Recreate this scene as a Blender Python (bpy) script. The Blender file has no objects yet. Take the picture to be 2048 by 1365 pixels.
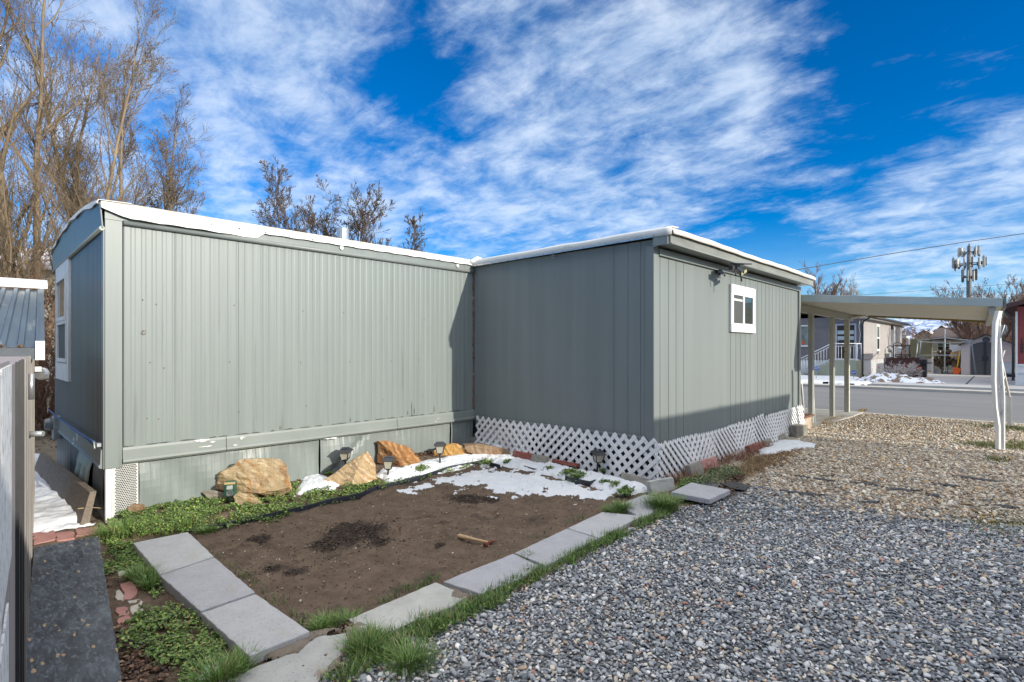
import bpy, bmesh, math, random
import numpy as np
from mathutils import Vector, Matrix
S = bpy.context.scene
COL = S.collection
# ------------------------------------------------------------------ camera
F = 1064.0; HZ = 700.0; CH = 1.6
YAW = math.radians(44.098)
FW = (math.cos(YAW), math.sin(YAW)); RT = (math.sin(YAW), -math.cos(YAW))
cam = bpy.data.objects.new('camera', bpy.data.cameras.new('camera')); COL.objects.link(cam)
cam.location = (0, 0, CH); cam.rotation_euler = (math.pi/2, 0, YAW - math.pi/2)
cam.data.sensor_width = 36; cam.data.lens = F/2048*36
cam.data.shift_y = (HZ-682.5)/2048
cam.data.clip_start = 0.05; cam.data.clip_end = 30000
S.camera = cam
# ------------------------------------------------------------------ render look
S.render.engine = 'CYCLES'
S.view_settings.view_transform = 'Standard'; S.view_settings.look = 'None'
S.view_settings.exposure = EXPO = 0.57; S.view_settings.gamma = 1
# ------------------------------------------------------------------ sun
EL = math.radians(19.0); AZ = math.atan2(0.134, -1)      # azimuth: x = sin, y = cos
sv = Vector((math.sin(AZ)*math.cos(EL), math.cos(AZ)*math.cos(EL), math.sin(EL)))
sun = bpy.data.objects.new('sun', bpy.data.lights.new('sun', 'SUN')); COL.objects.link(sun)
sun.data.energy = 3.3; sun.data.angle = math.radians(0.55); sun.data.color = (1, 0.93, 0.80)
sun.rotation_euler = sv.to_track_quat('Z', 'Y').to_euler(); sun.location = (0, -5, 12)
# ------------------------------------------------------------------ sky with clouds
W = bpy.data.worlds.new('World'); S.world = W; W.use_nodes = True
wt = W.node_tree; wt.nodes.clear()
def pxdir(u, v):
    a = (u-1024)/F; b = (HZ-v)/F
    return Vector((FW[0]+a*RT[0], FW[1]+a*RT[1], b)).normalized()
class NT:
    def __init__(s, t): s.t = t
    def n(s, typ, **kw):
        nd = s.t.nodes.new('ShaderNode'+typ)
        for k, v in kw.items():
            if k in ('ins',): continue
            setattr(nd, k, v)
        for k, v in (kw.get('ins') or {}).items():
            if isinstance(v, bpy.types.NodeSocket): s.t.links.new(v, nd.inputs[k])
            else: nd.inputs[k].default_value = v
        return nd
    def math(s, op, a, b=0.0, clamp=False):
        return s.n('Math', operation=op, use_clamp=clamp, ins={0: a, 1: b}).outputs[0]
    def vmath(s, op, a, b=None, out=0):
        ins = {0: a}
        if b is not None: ins[1] = b
        return s.n('VectorMath', operation=op, ins=ins).outputs[out]
    def mix(s, f, a, b, bt='MIX'):
        nd = s.n('Mix', data_type='RGBA', blend_type=bt)
        for k, v in ((0, f), (6, a), (7, b)):
            if isinstance(v, bpy.types.NodeSocket): s.t.links.new(v, nd.inputs[k])
            else: nd.inputs[k].default_value = (tuple(v)+(1,))[:4] if k else v
        return nd.outputs[2]
    def ramp(s, f, stops, interp='LINEAR'):
        nd = s.n('ValToRGB', ins={0: f}); cr = nd.color_ramp; cr.interpolation = interp
        while len(cr.elements) < len(stops): cr.elements.new(.5)
        for e, (p, c) in zip(cr.elements, stops):
            e.position = p; e.color = (tuple(c)+(1,))[:4] if not isinstance(c, (int, float)) else (c, c, c, 1)
        return nd.outputs[0]
    def mr(s, f, a, b, c, d, smooth=False):
        nd = s.n('MapRange', ins={0: f, 1: a, 2: b, 3: c, 4: d})
        nd.clamp = True
        if smooth: nd.interpolation_type = 'SMOOTHSTEP'
        return nd.outputs[0]
w = NT(wt)
sky = w.n('TexSky', sky_type='NISHITA', sun_disc=False, sun_elevation=EL, sun_rotation=AZ, altitude=1300, air_density=1.0, dust_density=0.6, ozone_density=2.5)
tc = w.n('TexCoord'); dirv = tc.outputs['Generated']
hs = w.n('HueSaturation', ins={'Saturation': 1.55, 'Value': 1.0, 'Color': sky.outputs[0]})
skyc = w.mix(1.0, hs.outputs[0], (0.62, 0.98, 1.18), 'MULTIPLY')
sep = w.n('SeparateXYZ', ins={0: dirv})
zz = w.math('ADD', w.math('MAXIMUM', sep.outputs[2], 0.0), 0.16)
px_ = w.math('DIVIDE', sep.outputs[0], zz); py_ = w.math('DIVIDE', sep.outputs[1], zz)
pv = w.n('CombineXYZ', ins={0: px_, 1: py_, 2: 0.0}).outputs[0]
mp = w.n('Mapping', ins={0: pv, 'Rotation': (0, 0, math.radians(-62)), 'Scale': (1.0, 0.9, 1)}).outputs[0]
n1 = w.n('TexNoise', noise_dimensions='3D', ins={0: mp, 'Scale': 1.3, 'Detail': 6.0, 'Roughness': 0.55, 'Distortion': 0.25}).outputs[0]
n2 = w.n('TexNoise', noise_dimensions='3D', ins={0: mp, 'Scale': 5.6, 'Detail': 14.0, 'Roughness': 0.64, 'Distortion': 0.3}).outputs[0]
mp3 = w.n('Mapping', ins={0: pv, 'Rotation': (0, 0, math.radians(20)), 'Scale': (1.0, 0.35, 1)}).outputs[0]
n3 = w.n('TexNoise', noise_dimensions='3D', ins={0: mp3, 'Scale': 9.0, 'Detail': 8.0, 'Roughness': 0.7, 'Distortion': 0.5}).outputs[0]
# cloud banks: (u, v, radius, amount)
BL = [(200, 150, .62, .34), (520, 60, .36, .22), (460, 330, .36, .24), (620, 430, .28, .20), (330, 560, .4, .2),
      (1050, 330, .34, .26), (1250, 250, .34, .24), (1440, 170, .26, .22), (1560, 230, .20, .16), (1350, 430, .25, .14), (1660, 330, .12, .10), (1700, 120, .10, .08), (1500, 90, .20, .10), (950, 480, .25, .20), (1180, 430, .24, .20),
      (1000, 90, .22, .18), (1290, 60, .2, .14),
      (1900, 470, .22, .22), (1990, 400, .18, .20), (1750, 510, .16, .14), (2050, 540, .22, .22), (1820, 590, .26, .26), (1650, 400, .10, .12),
      (2040, 280, .07, .22), (1990, 320, .05, .14), (1840, 100, .12, .08),
      (790, 120, .17, -.30), (850, 60, .10, -.10), (860, 200, .09, -.12), (700, 250, .10, -.10), (870, 450, .08, -.10), (1750, 250, .30, -.14), (1650, 40, .16, -.10), (1520, 500, .16, -.14), (1420, 380, .06, -.02)]
acc = None
for u, v, r, a in BL:
    d = w.vmath('DISTANCE', dirv, tuple(pxdir(u, v)), out=1)
    m = w.mr(d, 0.0, r, a, 0.0, True)
    acc = m if acc is None else w.math('ADD', acc, m)
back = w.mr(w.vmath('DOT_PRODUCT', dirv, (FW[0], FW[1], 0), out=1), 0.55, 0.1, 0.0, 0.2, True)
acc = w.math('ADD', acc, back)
base = w.math('ADD', w.math('MULTIPLY', w.math('SUBTRACT', n1, 0.5), 0.9), w.math('MULTIPLY', w.math('SUBTRACT', n2, 0.5), 1.05))
base = w.math('ADD', base, w.math('MULTIPLY', w.math('SUBTRACT', n3, 0.5), 0.75))
cov = w.math('ADD', w.math('ADD', base, w.math('MINIMUM', acc, 0.42)), 0.20)
cf = w.mr(cov, 0.20, 0.90, 0.0, 0.68, True)
lowh = w.mr(sep.outputs[2], 0.0, 0.22, 0.42, 0.0, True)
cf = w.math('MAXIMUM', cf, lowh)
cloudc = w.mix(w.mr(n2, 0.3, 0.7, 0, 1), (3.0, 4.5, 6.6), (6.4, 7.2, 8.2))
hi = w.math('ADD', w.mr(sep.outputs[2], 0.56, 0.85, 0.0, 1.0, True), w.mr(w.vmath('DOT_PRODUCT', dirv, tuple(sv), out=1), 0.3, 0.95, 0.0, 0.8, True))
cloudc = w.mix(w.math('MINIMUM', hi, 1.0), cloudc, (14.5, 14.2, 13.8))      # added bright cloud, out of view overhead and round the sun, for fill light
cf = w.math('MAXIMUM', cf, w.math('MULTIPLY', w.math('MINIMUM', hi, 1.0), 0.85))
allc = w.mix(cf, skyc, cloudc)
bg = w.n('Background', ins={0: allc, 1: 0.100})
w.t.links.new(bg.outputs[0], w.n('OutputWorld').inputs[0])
# ------------------------------------------------------------------ projection helpers (photo pixel -> place in the yard)
def ray(u, v):
    a = (u-1024)/F
    return (FW[0]+a*RT[0], FW[1]+a*RT[1], (HZ-v)/F)
def onZ(u, v, z=0.0):
    r = ray(u, v); t = (z-CH)/r[2]; return Vector((r[0]*t, r[1]*t, z))
def onX(u, v, X):
    r = ray(u, v); t = X/r[0]; return Vector((X, r[1]*t, CH+r[2]*t))
def onY(u, v, Y):
    r = ray(u, v); t = Y/r[1]; return Vector((r[0]*t, Y, CH+r[2]*t))
def onD(u, v, t):
    r = ray(u, v); return Vector((r[0]*t, r[1]*t, CH+r[2]*t))
def sst(a, b, x):
    x = np.clip((np.asarray(x, float)-a)/(b-a), 0, 1); return x*x*(3-2*x)
def gh(x, y):
    return 0.11*sst(1.5, 5.4, x)*(1-sst(10.5, 15.0, x)) + 0.0*np.asarray(y)
def P(u, v, dz=0.0):
    z = 0.0
    for _ in range(8):
        p = onZ(u, v, z+dz); z = float(gh(p.x, p.y))
    return Vector((p.x, p.y, z+dz))
# ------------------------------------------------------------------ numpy noise
_r = np.random.RandomState(7); _T = _r.rand(256, 256)
def vn(x, y):
    xi = np.floor(x).astype(int); yi = np.floor(y).astype(int); fx = x-xi; fy = y-yi
    fx = fx*fx*(3-2*fx); fy = fy*fy*(3-2*fy)
    g = lambda i, j: _T[(i) % 256, (j) % 256]
    return (g(xi, yi)*(1-fx)+g(xi+1, yi)*fx)*(1-fy)+(g(xi, yi+1)*(1-fx)+g(xi+1, yi+1)*fx)*fy
def fbm(x, y, s=1.0, o=5, r=.5):
    a = 1; t = 0; n = 0
    for i in range(o):
        t = t+a*vn(x*s+i*17.3, y*s+i*9.1); n += a; a *= r; s *= 2.03
    return t/n
def inpoly(x, y, poly):
    x = np.asarray(x); y = np.asarray(y); c = np.zeros(x.shape, bool); n = len(poly)
    for i in range(n):
        x1, y1 = poly[i][:2]; x2, y2 = poly[(i+1) % n][:2]
        if y1 == y2: continue
        k = ((y1 > y) != (y2 > y)) & (x < (x2-x1)*(y-y1)/(y2-y1)+x1)
        c ^= k
    return c
def sdist(x, y, poly):        # signed distance, positive inside
    d = np.full(np.shape(x), 1e9); n = len(poly)
    for i in range(n):
        ax, ay = poly[i][:2]; bx, by = poly[(i+1) % n][:2]
        dx, dy = bx-ax, by-ay; L = dx*dx+dy*dy+1e-12
        t = np.clip(((x-ax)*dx+(y-ay)*dy)/L, 0, 1)
        d = np.minimum(d, np.hypot(x-ax-t*dx, y-ay-t*dy))
    return np.where(inpoly(x, y, poly), d, -d)
def PP(*pts): return [tuple(P(*p)[:2]) for p in pts]
# ------------------------------------------------------------------ materials
MATS = {}
def mat(name, c1, c2=None, scale=6.0, rough=0.8, bump=0.0, bscale=None, stretch=(1, 1, 1), metal=0.0, detail=6.0, lo=.35, hi=.65, c3=None, s3=1.5, lo3=.55, hi3=.7, spec=0.5, attr=False, dist=0.0, bd=.01):
    m = bpy.data.materials.new(name); m.use_nodes = True; t = NT(m.node_tree)
    b = m.node_tree.nodes['Principled BSDF']
    b.inputs['Roughness'].default_value = rough; b.inputs['Metallic'].default_value = metal
    b.inputs['Specular IOR Level'].default_value = spec
    tc = t.n('TexCoord').outputs['Object']
    mpn = t.n('Mapping', ins={0: tc, 'Scale': stretch}).outputs[0]
    col = None
    if c2 is not None:
        nz = t.n('TexNoise', ins={0: mpn, 'Scale': scale, 'Detail': detail, 'Roughness': .6, 'Distortion': dist}).outputs[0]
        col = t.mix(t.mr(nz, lo, hi, 0, 1), c1, c2)
    if c3 is not None:
        nz3 = t.n('TexNoise', ins={0: mpn, 'Scale': s3, 'Detail': 8.0, 'Roughness': .65}).outputs[0]
        col = t.mix(t.mr(nz3, lo3, hi3, 0, 1), col if col is not None else c1, c3)
    if attr:
        at = t.n('Attribute', attribute_name='Col').outputs[0]
        col = at if col is None else t.mix(1.0, at, col, 'MULTIPLY')
    if col is None: b.inputs['Base Color'].default_value = tuple(c1)+(1,)
    else: t.t.links.new(col, b.inputs['Base Color'])
    if bump:
        nb = t.n('TexNoise', ins={0: mpn, 'Scale': bscale or scale*4, 'Detail': 6.0, 'Roughness': .6}).outputs[0]
        bp = t.n('Bump', ins={'Strength': bump, 'Distance': bd, 'Height': nb})
        t.t.links.new(bp.outputs[0], b.inputs['Normal'])
    MATS[name] = m; m['b'] = 1
    return m
def glass(name, col=(.03, .04, .05), rough=.04):
    m = mat(name, col, rough=rough, spec=1.0); return m
# ------------------------------------------------------------------ mesh builder
ORG = {}
def tagit(o, label=None, cat=None, group=None, kind=None):
    if label: o['label'] = label
    if cat: o['category'] = cat
    if group: o['group'] = group
    if kind: o['kind'] = kind
    return o
def thing(name, loc, label, cat, group=None):
    o = bpy.data.objects.new(name, None); COL.objects.link(o); o.empty_display_size = .1
    o.location = loc; ORG[o.name] = Vector(loc); return tagit(o, label, cat, group)
class MB:
    def __init__(s): s.v = []; s.f = []; s.sm = []
    def add(s, vs, fs, sm=False):
        k = len(s.v); s.v += [tuple(v) for v in vs]; s.f += [tuple(i+k for i in f) for f in fs]; s.sm += [sm]*len(fs); return s
    def box(s, a, b, R=None, piv=None):
        x0, y0, z0 = a; x1, y1, z1 = b
        vs = [Vector(p) for p in ((x0, y0, z0), (x1, y0, z0), (x1, y1, z0), (x0, y1, z0), (x0, y0, z1), (x1, y0, z1), (x1, y1, z1), (x0, y1, z1))]
        if R is not None:
            c = Vector(piv) if piv is not None else (vs[0]+vs[6])/2
            vs = [R @ (v-c)+c for v in vs]
        return s.add(vs, [(0, 3, 2, 1), (4, 5, 6, 7), (0, 1, 5, 4), (1, 2, 6, 5), (2, 3, 7, 6), (3, 0, 4, 7)])
    def cbox(s, c, sz, R=None):
        c = Vector(c); h = Vector(sz)/2; return s.box(c-h, c+h, R)
    def prism(s, poly, ext):         # poly: 3D points, ext: vector
        n = len(poly); ext = Vector(ext); vs = [Vector(p) for p in poly]; vs += [p+ext for p in vs]
        fs = [tuple(range(n))[::-1], tuple(range(n, 2*n))]+[(i, (i+1) % n, (i+1) % n+n, i+n) for i in range(n)]
        return s.add(vs, fs)
    def tube(s, pts, r, n=8, sm=True, cap=True):
        pts = [Vector(p) for p in pts]; R = r if isinstance(r, (list, tuple)) else [r]*len(pts)
        vs = []; up = None
        for i, p in enumerate(pts):
            d = (pts[min(i+1, len(pts)-1)]-pts[max(i-1, 0)]).normalized()
            if up is None: up = Vector((0, 0, 1)) if abs(d.z) < .9 else Vector((1, 0, 0))
            a = d.cross(up).normalized(); b = a.cross(d).normalized(); up = b
            for k in range(n):
                t = 2*math.pi*k/n; vs.append(p+(a*math.cos(t)+b*math.sin(t))*R[i])
        fs = [(i*n+k, i*n+(k+1) % n, (i+1)*n+(k+1) % n, (i+1)*n+k) for i in range(len(pts)-1) for k in range(n)]
        s.add(vs, fs, sm)
        if cap:
            k = len(s.v)-len(vs)
            s.f += [tuple(k+j for j in range(n))[::-1], tuple(k+(len(pts)-1)*n+j for j in range(n))]; s.sm += [False, False]
        return s
    def lathe(s, c, prof, n=16, axis=(0, 0, 1)):
        q = Vector((0, 0, 1)).rotation_difference(Vector(axis)); c = Vector(c); vs = []
        for r, z in prof:
            for k in range(n):
                t = 2*math.pi*k/n; vs.append(c+q @ Vector((r*math.cos(t), r*math.sin(t), z)))
        m = len(prof)
        fs = [(i*n+k, i*n+(k+1) % n, (i+1)*n+(k+1) % n, (i+1)*n+k) for i in range(m-1) for k in range(n)]
        fs += [tuple(range(n))[::-1], tuple((m-1)*n+j for j in range(n))]
        s.add(vs, fs, False); return s
    def build(s, name, m, parent=None, smooth=None, bevel=0, loc=None, recalc=True):
        me = bpy.data.meshes.new(name)
        if parent is not None: L = ORG[parent.name]
        elif loc is not None: L = Vector(loc)
        else: L = Vector((0, 0, 0))
        me.from_pydata([(v[0]-L[0], v[1]-L[1], v[2]-L[2]) for v in s.v], [], s.f)
        me.polygons.foreach_set('use_smooth', [bool(smooth) if smooth is not None else q for q in s.sm])
        if recalc:
            bm = bmesh.new(); bm.from_mesh(me); bmesh.ops.recalc_face_normals(bm, faces=bm.faces); bm.to_mesh(me); bm.free()
        me.materials.append(m); o = bpy.data.objects.new(name, me); COL.objects.link(o)
        if parent is not None: o.parent = parent
        else: o.location = L
        ORG[o.name] = L
        if bevel:
            bv = o.modifiers.new('bevel', 'BEVEL'); bv.width = bevel; bv.segments = 2; bv.limit_method = 'ANGLE'; bv.angle_limit = .6
        return o
def npmesh(name, V, Fc, m, col=None, smooth=False, parent=None, L=(0, 0, 0)):
    V = np.asarray(V, np.float32)-np.asarray(L, np.float32); Fc = np.asarray(Fc, np.int32); k = Fc.shape[1]
    me = bpy.data.meshes.new(name); me.vertices.add(len(V)); me.vertices.foreach_set('co', V.ravel())
    me.loops.add(Fc.size); me.loops.foreach_set('vertex_index', Fc.ravel())
    me.polygons.add(len(Fc)); me.polygons.foreach_set('loop_start', np.arange(0, Fc.size, k, dtype=np.int32))
    me.polygons.foreach_set('loop_total', np.full(len(Fc), k, np.int32))
    me.polygons.foreach_set('use_smooth', np.full(len(Fc), smooth))
    me.update(calc_edges=True)
    if col is not None:
        a = me.color_attributes.new('Col', 'FLOAT_COLOR', 'POINT')
        c = np.ones((len(V), 4), np.float32); c[:, :3] = col; a.data.foreach_set('color', c.ravel())
    me.materials.append(m); o = bpy.data.objects.new(name, me); COL.objects.link(o)
    if parent is not None: o.parent = parent; ORG[o.name] = ORG[parent.name]
    else: o.location = L; ORG[o.name] = Vector(L)
    return o
def gridmesh(name, xs, ys, zf, m, mask=None, smooth=True, col=None):
    X, Y = np.meshgrid(xs, ys, indexing='ij'); Z = zf(X, Y); nx, ny = X.shape
    V = np.stack([X, Y, Z], -1).reshape(-1, 3); I = np.arange(nx*ny).reshape(nx, ny)
    Fc = np.stack([I[:-1, :-1], I[1:, :-1], I[1:, 1:], I[:-1, 1:]], -1).reshape(-1, 4)
    if mask is not None:
        mk = mask(X, Y).reshape(-1); keep = mk[Fc].all(1); Fc = Fc[keep]
        us = np.unique(Fc); rm = np.zeros(len(V), int); rm[us] = np.arange(len(us)); V = V[us]; Fc = rm[Fc]
    return npmesh(name, V, Fc, m, smooth=smooth)
def text_mesh(s, size, ext, M4, bold=0.0):
    cu = bpy.data.curves.new('lettering', 'FONT'); cu.body = s; cu.size = size; cu.extrude = ext; cu.align_x = 'CENTER'; cu.align_y = 'CENTER'; cu.offset = bold
    o = bpy.data.objects.new('lettering', cu); COL.objects.link(o); bpy.context.view_layer.update()
    me = bpy.data.meshes.new_from_object(o.evaluated_get(bpy.context.evaluated_depsgraph_get())); bpy.data.objects.remove(o)
    me.transform(M4); return me
def add_text(s, size, ext, M4, m, parent, name='lettering', bold=0.0):
    me = text_mesh(s, size, ext, M4, bold); L = ORG[parent.name]; me.transform(Matrix.Translation(-L)); me.materials.clear(); me.materials.append(m)
    o = bpy.data.objects.new(name, me); COL.objects.link(o); o.parent = parent; ORG[o.name] = L; return o
def dots(name, items, m, parent, r_=.006, h=.005, axis=(0, -1, 0)):
    me = None
    for p in items:
        if me is None: o = MB().lathe((0, 0, 0), [(r_, 0), (r_*.7, h)], 7, axis).build(name, m); me = o.data
        else: o = bpy.data.objects.new(name, me); COL.objects.link(o)
        o.parent = parent; o.location = Vector(p)-ORG[parent.name]
rnd = random.Random(3)
Rz = lambda a: Matrix.Rotation(a, 3, 'Z')
Rx = lambda a: Matrix.Rotation(a, 3, 'X')
Ry = lambda a: Matrix.Rotation(a, 3, 'Y')

# ------------------------------------------------------------------ palette
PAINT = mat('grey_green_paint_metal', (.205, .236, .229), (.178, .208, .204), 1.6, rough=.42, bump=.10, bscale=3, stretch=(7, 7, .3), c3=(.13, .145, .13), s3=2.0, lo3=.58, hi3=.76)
PAINTE = mat('grey_paint_end_shade', (.13, .155, .165), (.11, .13, .14), 1.6, rough=.42, stretch=(3, 3, .5))  # trailer paint darkened: the end wall's shade is put into its colour
WOODP = mat('grey_green_paint_wood', (.203, .23, .224), (.178, .202, .198), 2.0, rough=.62, bump=.3, bscale=14, stretch=(3, 3, .12), c3=(.175, .195, .19), s3=.8, lo3=.5, hi3=.75, bd=.004)
TRIM = mat('grey_trim_paint', (.235, .26, .25), (.20, .225, .215), 3, rough=.4, c3=(.14, .15, .14), s3=3, lo3=.62, hi3=.78)
BAND = mat('band_paint_worn', (.215, .243, .233), (.185, .213, .204), 2, rough=.5, bump=.15, bscale=6, c3=(.62, .63, .60), s3=2.2, lo3=.655, hi3=.665)
WHITE = mat('white_paint', (.78, .78, .77), (.70, .70, .69), 4, rough=.5)
ROOFW = mat('white_roof_membrane', (.80, .79, .76), (.72, .71, .67), 5, rough=.6, bump=.1, c3=(.48, .43, .36), s3=3.5, lo3=.66, hi3=.82)
ROOFD = mat('white_roof_edge_dirty', (.78, .75, .70), (.66, .60, .52), 3, rough=.6, bump=.15, c3=(.18, .15, .12), s3=5, lo3=.66, hi3=.76, stretch=(1, 1, .6))
FASC = mat('weathered_fascia', (.25, .26, .24), (.17, .18, .165), 3, rough=.7, c3=(.30, .22, .17), s3=5, lo3=.62, hi3=.75, stretch=(.5, 1, 3), bump=.2)
LATT = mat('white_plastic_lattice', (.80, .80, .80), (.74, .74, .74), 8, rough=.4)
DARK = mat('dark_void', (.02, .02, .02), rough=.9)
RUST = mat('rusty_foam_sealant', (.10, .05, .03), (.16, .10, .07), 20, rough=.9, bump=.8, bscale=40, c3=(.5, .5, .48), s3=14, lo3=.63, hi3=.66)
GLS = glass('window_glass', (.035, .045, .045))
GLS2 = glass('window_glass_pale', (.14, .17, .16), .08)
SCREEN = mat('insect_screen', (.07, .075, .07), rough=.6)
ALU = mat('aluminium', (.55, .56, .56), (.45, .46, .46), 10, rough=.35, metal=.8)
STEEL = mat('galvanised_steel', (.42, .45, .46), (.32, .35, .36), 20, rough=.45, metal=.5)
BLACKP = mat('black_plastic', (.025, .026, .028), (.035, .036, .04), 10, rough=.45)
CONC = mat('pale_concrete', (.48, .46, .41), (.40, .385, .34), 3, rough=.9, bump=.3, bscale=60, c3=(.32, .30, .27), s3=1.2, lo3=.55, hi3=.75)
SLAB = mat('grey_paver', (.46, .465, .478), (.41, .416, .43), 11, rough=.85, bump=.5, bscale=80, c3=(.43, .375, .325), s3=2.6, lo3=.60, hi3=.72, bd=.004)
SLABW = mat('worn_concrete_slab', (.47, .47, .45), (.39, .39, .375), 7, rough=.85, bump=.4, bscale=60, c3=(.29, .25, .205), s3=2.4, lo3=.58, hi3=.63, bd=.004)
BRICKR = mat('red_brick', (.26, .085, .065), (.20, .07, .055), 14, rough=.9, bump=.4, bscale=60, c3=(.34, .17, .14), s3=6)
BRICKP = mat('pink_paver_stone', (.45, .23, .20), (.36, .18, .16), 12, rough=.9, bump=.5, bscale=60)
BRICKG = mat('grey_block', (.30, .28, .24), (.22, .21, .185), 14, rough=.95, bump=.6, bscale=50, c3=(.36, .34, .30), s3=4)
BRICKC = mat('cream_paver_stone', (.52, .49, .42), (.42, .39, .33), 12, rough=.9, bump=.5, bscale=50)
SOILM = mat('dark_brown_soil', (.170, .120, .084), (.112, .078, .054), 7, rough=.97, bump=1.0, bscale=60, c3=(.065, .044, .031), s3=3.2, lo3=.56, hi3=.68, bd=.02)
MOUND = mat('dug_up_soil', (.055, .034, .022), (.04, .024, .016), 14, rough=1, bump=1.0, bscale=60, bd=.03)
GROUNDM = mat('dry_ground', (.20, .165, .12), (.13, .105, .075), 1.2, rough=1, bump=.8, bscale=20, c3=(.10, .13, .05), s3=.35, lo3=.55, hi3=.7, bd=.03)
SNOWM = mat('snow', (.66, .69, .74), (.74, .76, .79), 3, rough=.6, bump=.7, bscale=26, bd=.012, c3=(.42, .38, .34), s3=26, lo3=.66, hi3=.74)
WOODT = mat('weathered_plank', (.215, .18, .145), (.15, .122, .095), 6, rough=.85, bump=.3, bscale=20, stretch=(8, 1, 8))

# ------------------------------------------------------------------ the setting
def nonuni(a, b, st, far, k=1.35):
    c = list(np.arange(a, b+1e-6, st)); s = st; x = b; hi = []
    while x < far: s *= k; x += s; hi.append(x)
    s = st; x = a; lo = []
    while x > -far: s *= k; x -= s; lo.append(x)
    return np.array(lo[::-1]+c+hi)
g = gridmesh('ground', nonuni(-3, 17, .25, 6000), nonuni(-8, 11, .25, 6000), lambda x, y: gh(x, y)-.035-.12*sst(15.5, 16.3, x)*(1-sst(26.5, 27.2, x))+.08*sst(26.5, 27.5, x)*(1-sst(200, 400, x)), GROUNDM); tagit(g, kind='structure')

PILES = [(710, 1068, .34, .05), (655, 1090, .18, .03), (935, 1000, .22, .04), (520, 1078, .13, .025), (590, 1148, .10, .03), (545, 1140, .09, .03), (980, 1002, .14, .03), (760, 1086, .12, .02), (880, 1090, .06, .02)]
PW = [(P(u, v)[0], P(u, v)[1], r, h) for u, v, r, h in PILES]
def soilz(x, y):
    z = gh(x, y)+(fbm(x, y, 3.0, 5, .6)-.5)*.05+(fbm(x+9, y, 16, 4, .65)-.5)*.032
    for a, b, r, h in PW:
        k = np.exp(-((x-a)**2+(y-b)**2)/(r*r*.5)); z = z+k*h*.6*(.3+1.4*fbm(x, y, 24, 3, .65))
    bed = sst(5.28, 5.5, y)*(x > 1.0)
    return z+bed*.045
row_edge = PP((560, 1400), (700, 1310), (850, 1250), (1000, 1195), (1130, 1130), (1290, 1050), (1345, 1020), (1465, 1000))
rex = np.array([p[0] for p in row_edge]); rey = np.array([p[1] for p in row_edge])
soil = gridmesh('soil', np.arange(-1.5, 5.62, .015), np.arange(2.2, 6.4, .015), soilz, SOILM, mask=lambda x, y: (y > np.interp(x, rex, rey)-.03) | (x < rex[0]-.1)); tagit(soil, kind='structure')
# moisture-dark dug patches: darkened by soil type in the material
nt = NT(SOILM.node_tree); bsdf = SOILM.node_tree.nodes['Principled BSDF']; prev = bsdf.inputs['Base Color'].links[0].from_socket
tcs = nt.n('TexCoord').outputs['Object']; accs = None
nzs = nt.n('TexNoise', ins={0: tcs, 'Scale': 9.0, 'Detail': 8.0, 'Roughness': .7}).outputs[0]
for a, b, r, h in PW:
    sp = nt.n('Mapping', ins={0: tcs, 'Scale': (1, 1, 0)}).outputs[0]
    d = nt.vmath('DISTANCE', sp, (a, b, 0), out=1); m_ = nt.mr(d, 0, r*1.5, 1, 0, True); accs = m_ if accs is None else nt.math('MAXIMUM', accs, m_)
fs_ = nt.mr(nt.math('ADD', accs, nt.math('MULTIPLY', nt.math('SUBTRACT', nzs, .5), 1.6)), .35, .65, 0, .9)
nt.t.links.new(nt.mix(fs_, prev, (.030, .019, .013)), bsdf.inputs['Base Color'])

lg = gridmesh('side_yard', np.arange(-3.0, 1.2, .04), np.arange(6.0, 14, .04), lambda x, y: gh(x, y)+(fbm(x, y, 4, 4)-.5)*.05, GROUNDM); tagit(lg, kind='structure')
# gravel base sheets
GB1 = mat('gravel_bed_grey', (.13, .13, .135), (.22, .225, .23), 40, rough=.95, bump=1.0, bscale=45, bd=.02, c3=(.25, .22, .17), s3=30, lo3=.6, hi3=.66)
GB2 = mat('gravel_bed_tan', (.34, .28, .20), (.46, .40, .31), 30, rough=.95, bump=1.0, bscale=40, bd=.02, c3=(.13, .11, .085), s3=26, lo3=.56, hi3=.66)
gb = [(x, y) for x, y in row_edge]
bnd = [P(1465, 975)[:2], P(1700, 998)[:2], P(1900, 1035)[:2], P(2048, 1058)[:2]]
bx = [b[0] for b in bnd]
def tanside(x, y):      # >0 on the far, tan side
    # line through bnd[0], bnd[3]
    ax, ay = bnd[0]; cx, cy = bnd[3]; L = math.hypot(cx-ax, cy-ay)
    return -(((x-ax)*(cy-ay)-(y-ay)*(cx-ax))/L)*-1.0
def wav(x, y): return (fbm(x, y, 1.1, 4)-.5)*.9
sgn = 1 if tanside(10.0, 1.5) > 0 else -1
def tanf(x, y): return sgn*tanside(x, y)+wav(x, y)
GREY_POLY = [(.9, 2.2)]+gb+[(6.2, 2.95), (6.2, -1.5), (6.2, -3.2), (0.2, -3.2), (-.6, .3)]
greyb = gridmesh('gravel_bed', np.arange(-1.4, 16.2, .06), np.arange(-3.4, 3.06, .06), lambda x, y: gh(x, y)-.012+(fbm(x, y, 2, 4)-.5)*.02, GB1, mask=lambda x, y: ((y < np.interp(x, rex, rey)+.12) | (x > 5.2)) & (tanf(x, y) < .25)); tagit(greyb, kind='structure')
tanb = gridmesh('tan_gravel_bed', np.arange(5.0, 16.0, .06), np.arange(-3.4, 3.12, .06), lambda x, y: gh(x, y)-.010+(fbm(x, y, 2, 4)-.5)*.02, GB2, mask=lambda x, y: (tanf(x, y) > -.05)); tagit(tanb, kind='structure')

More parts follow.
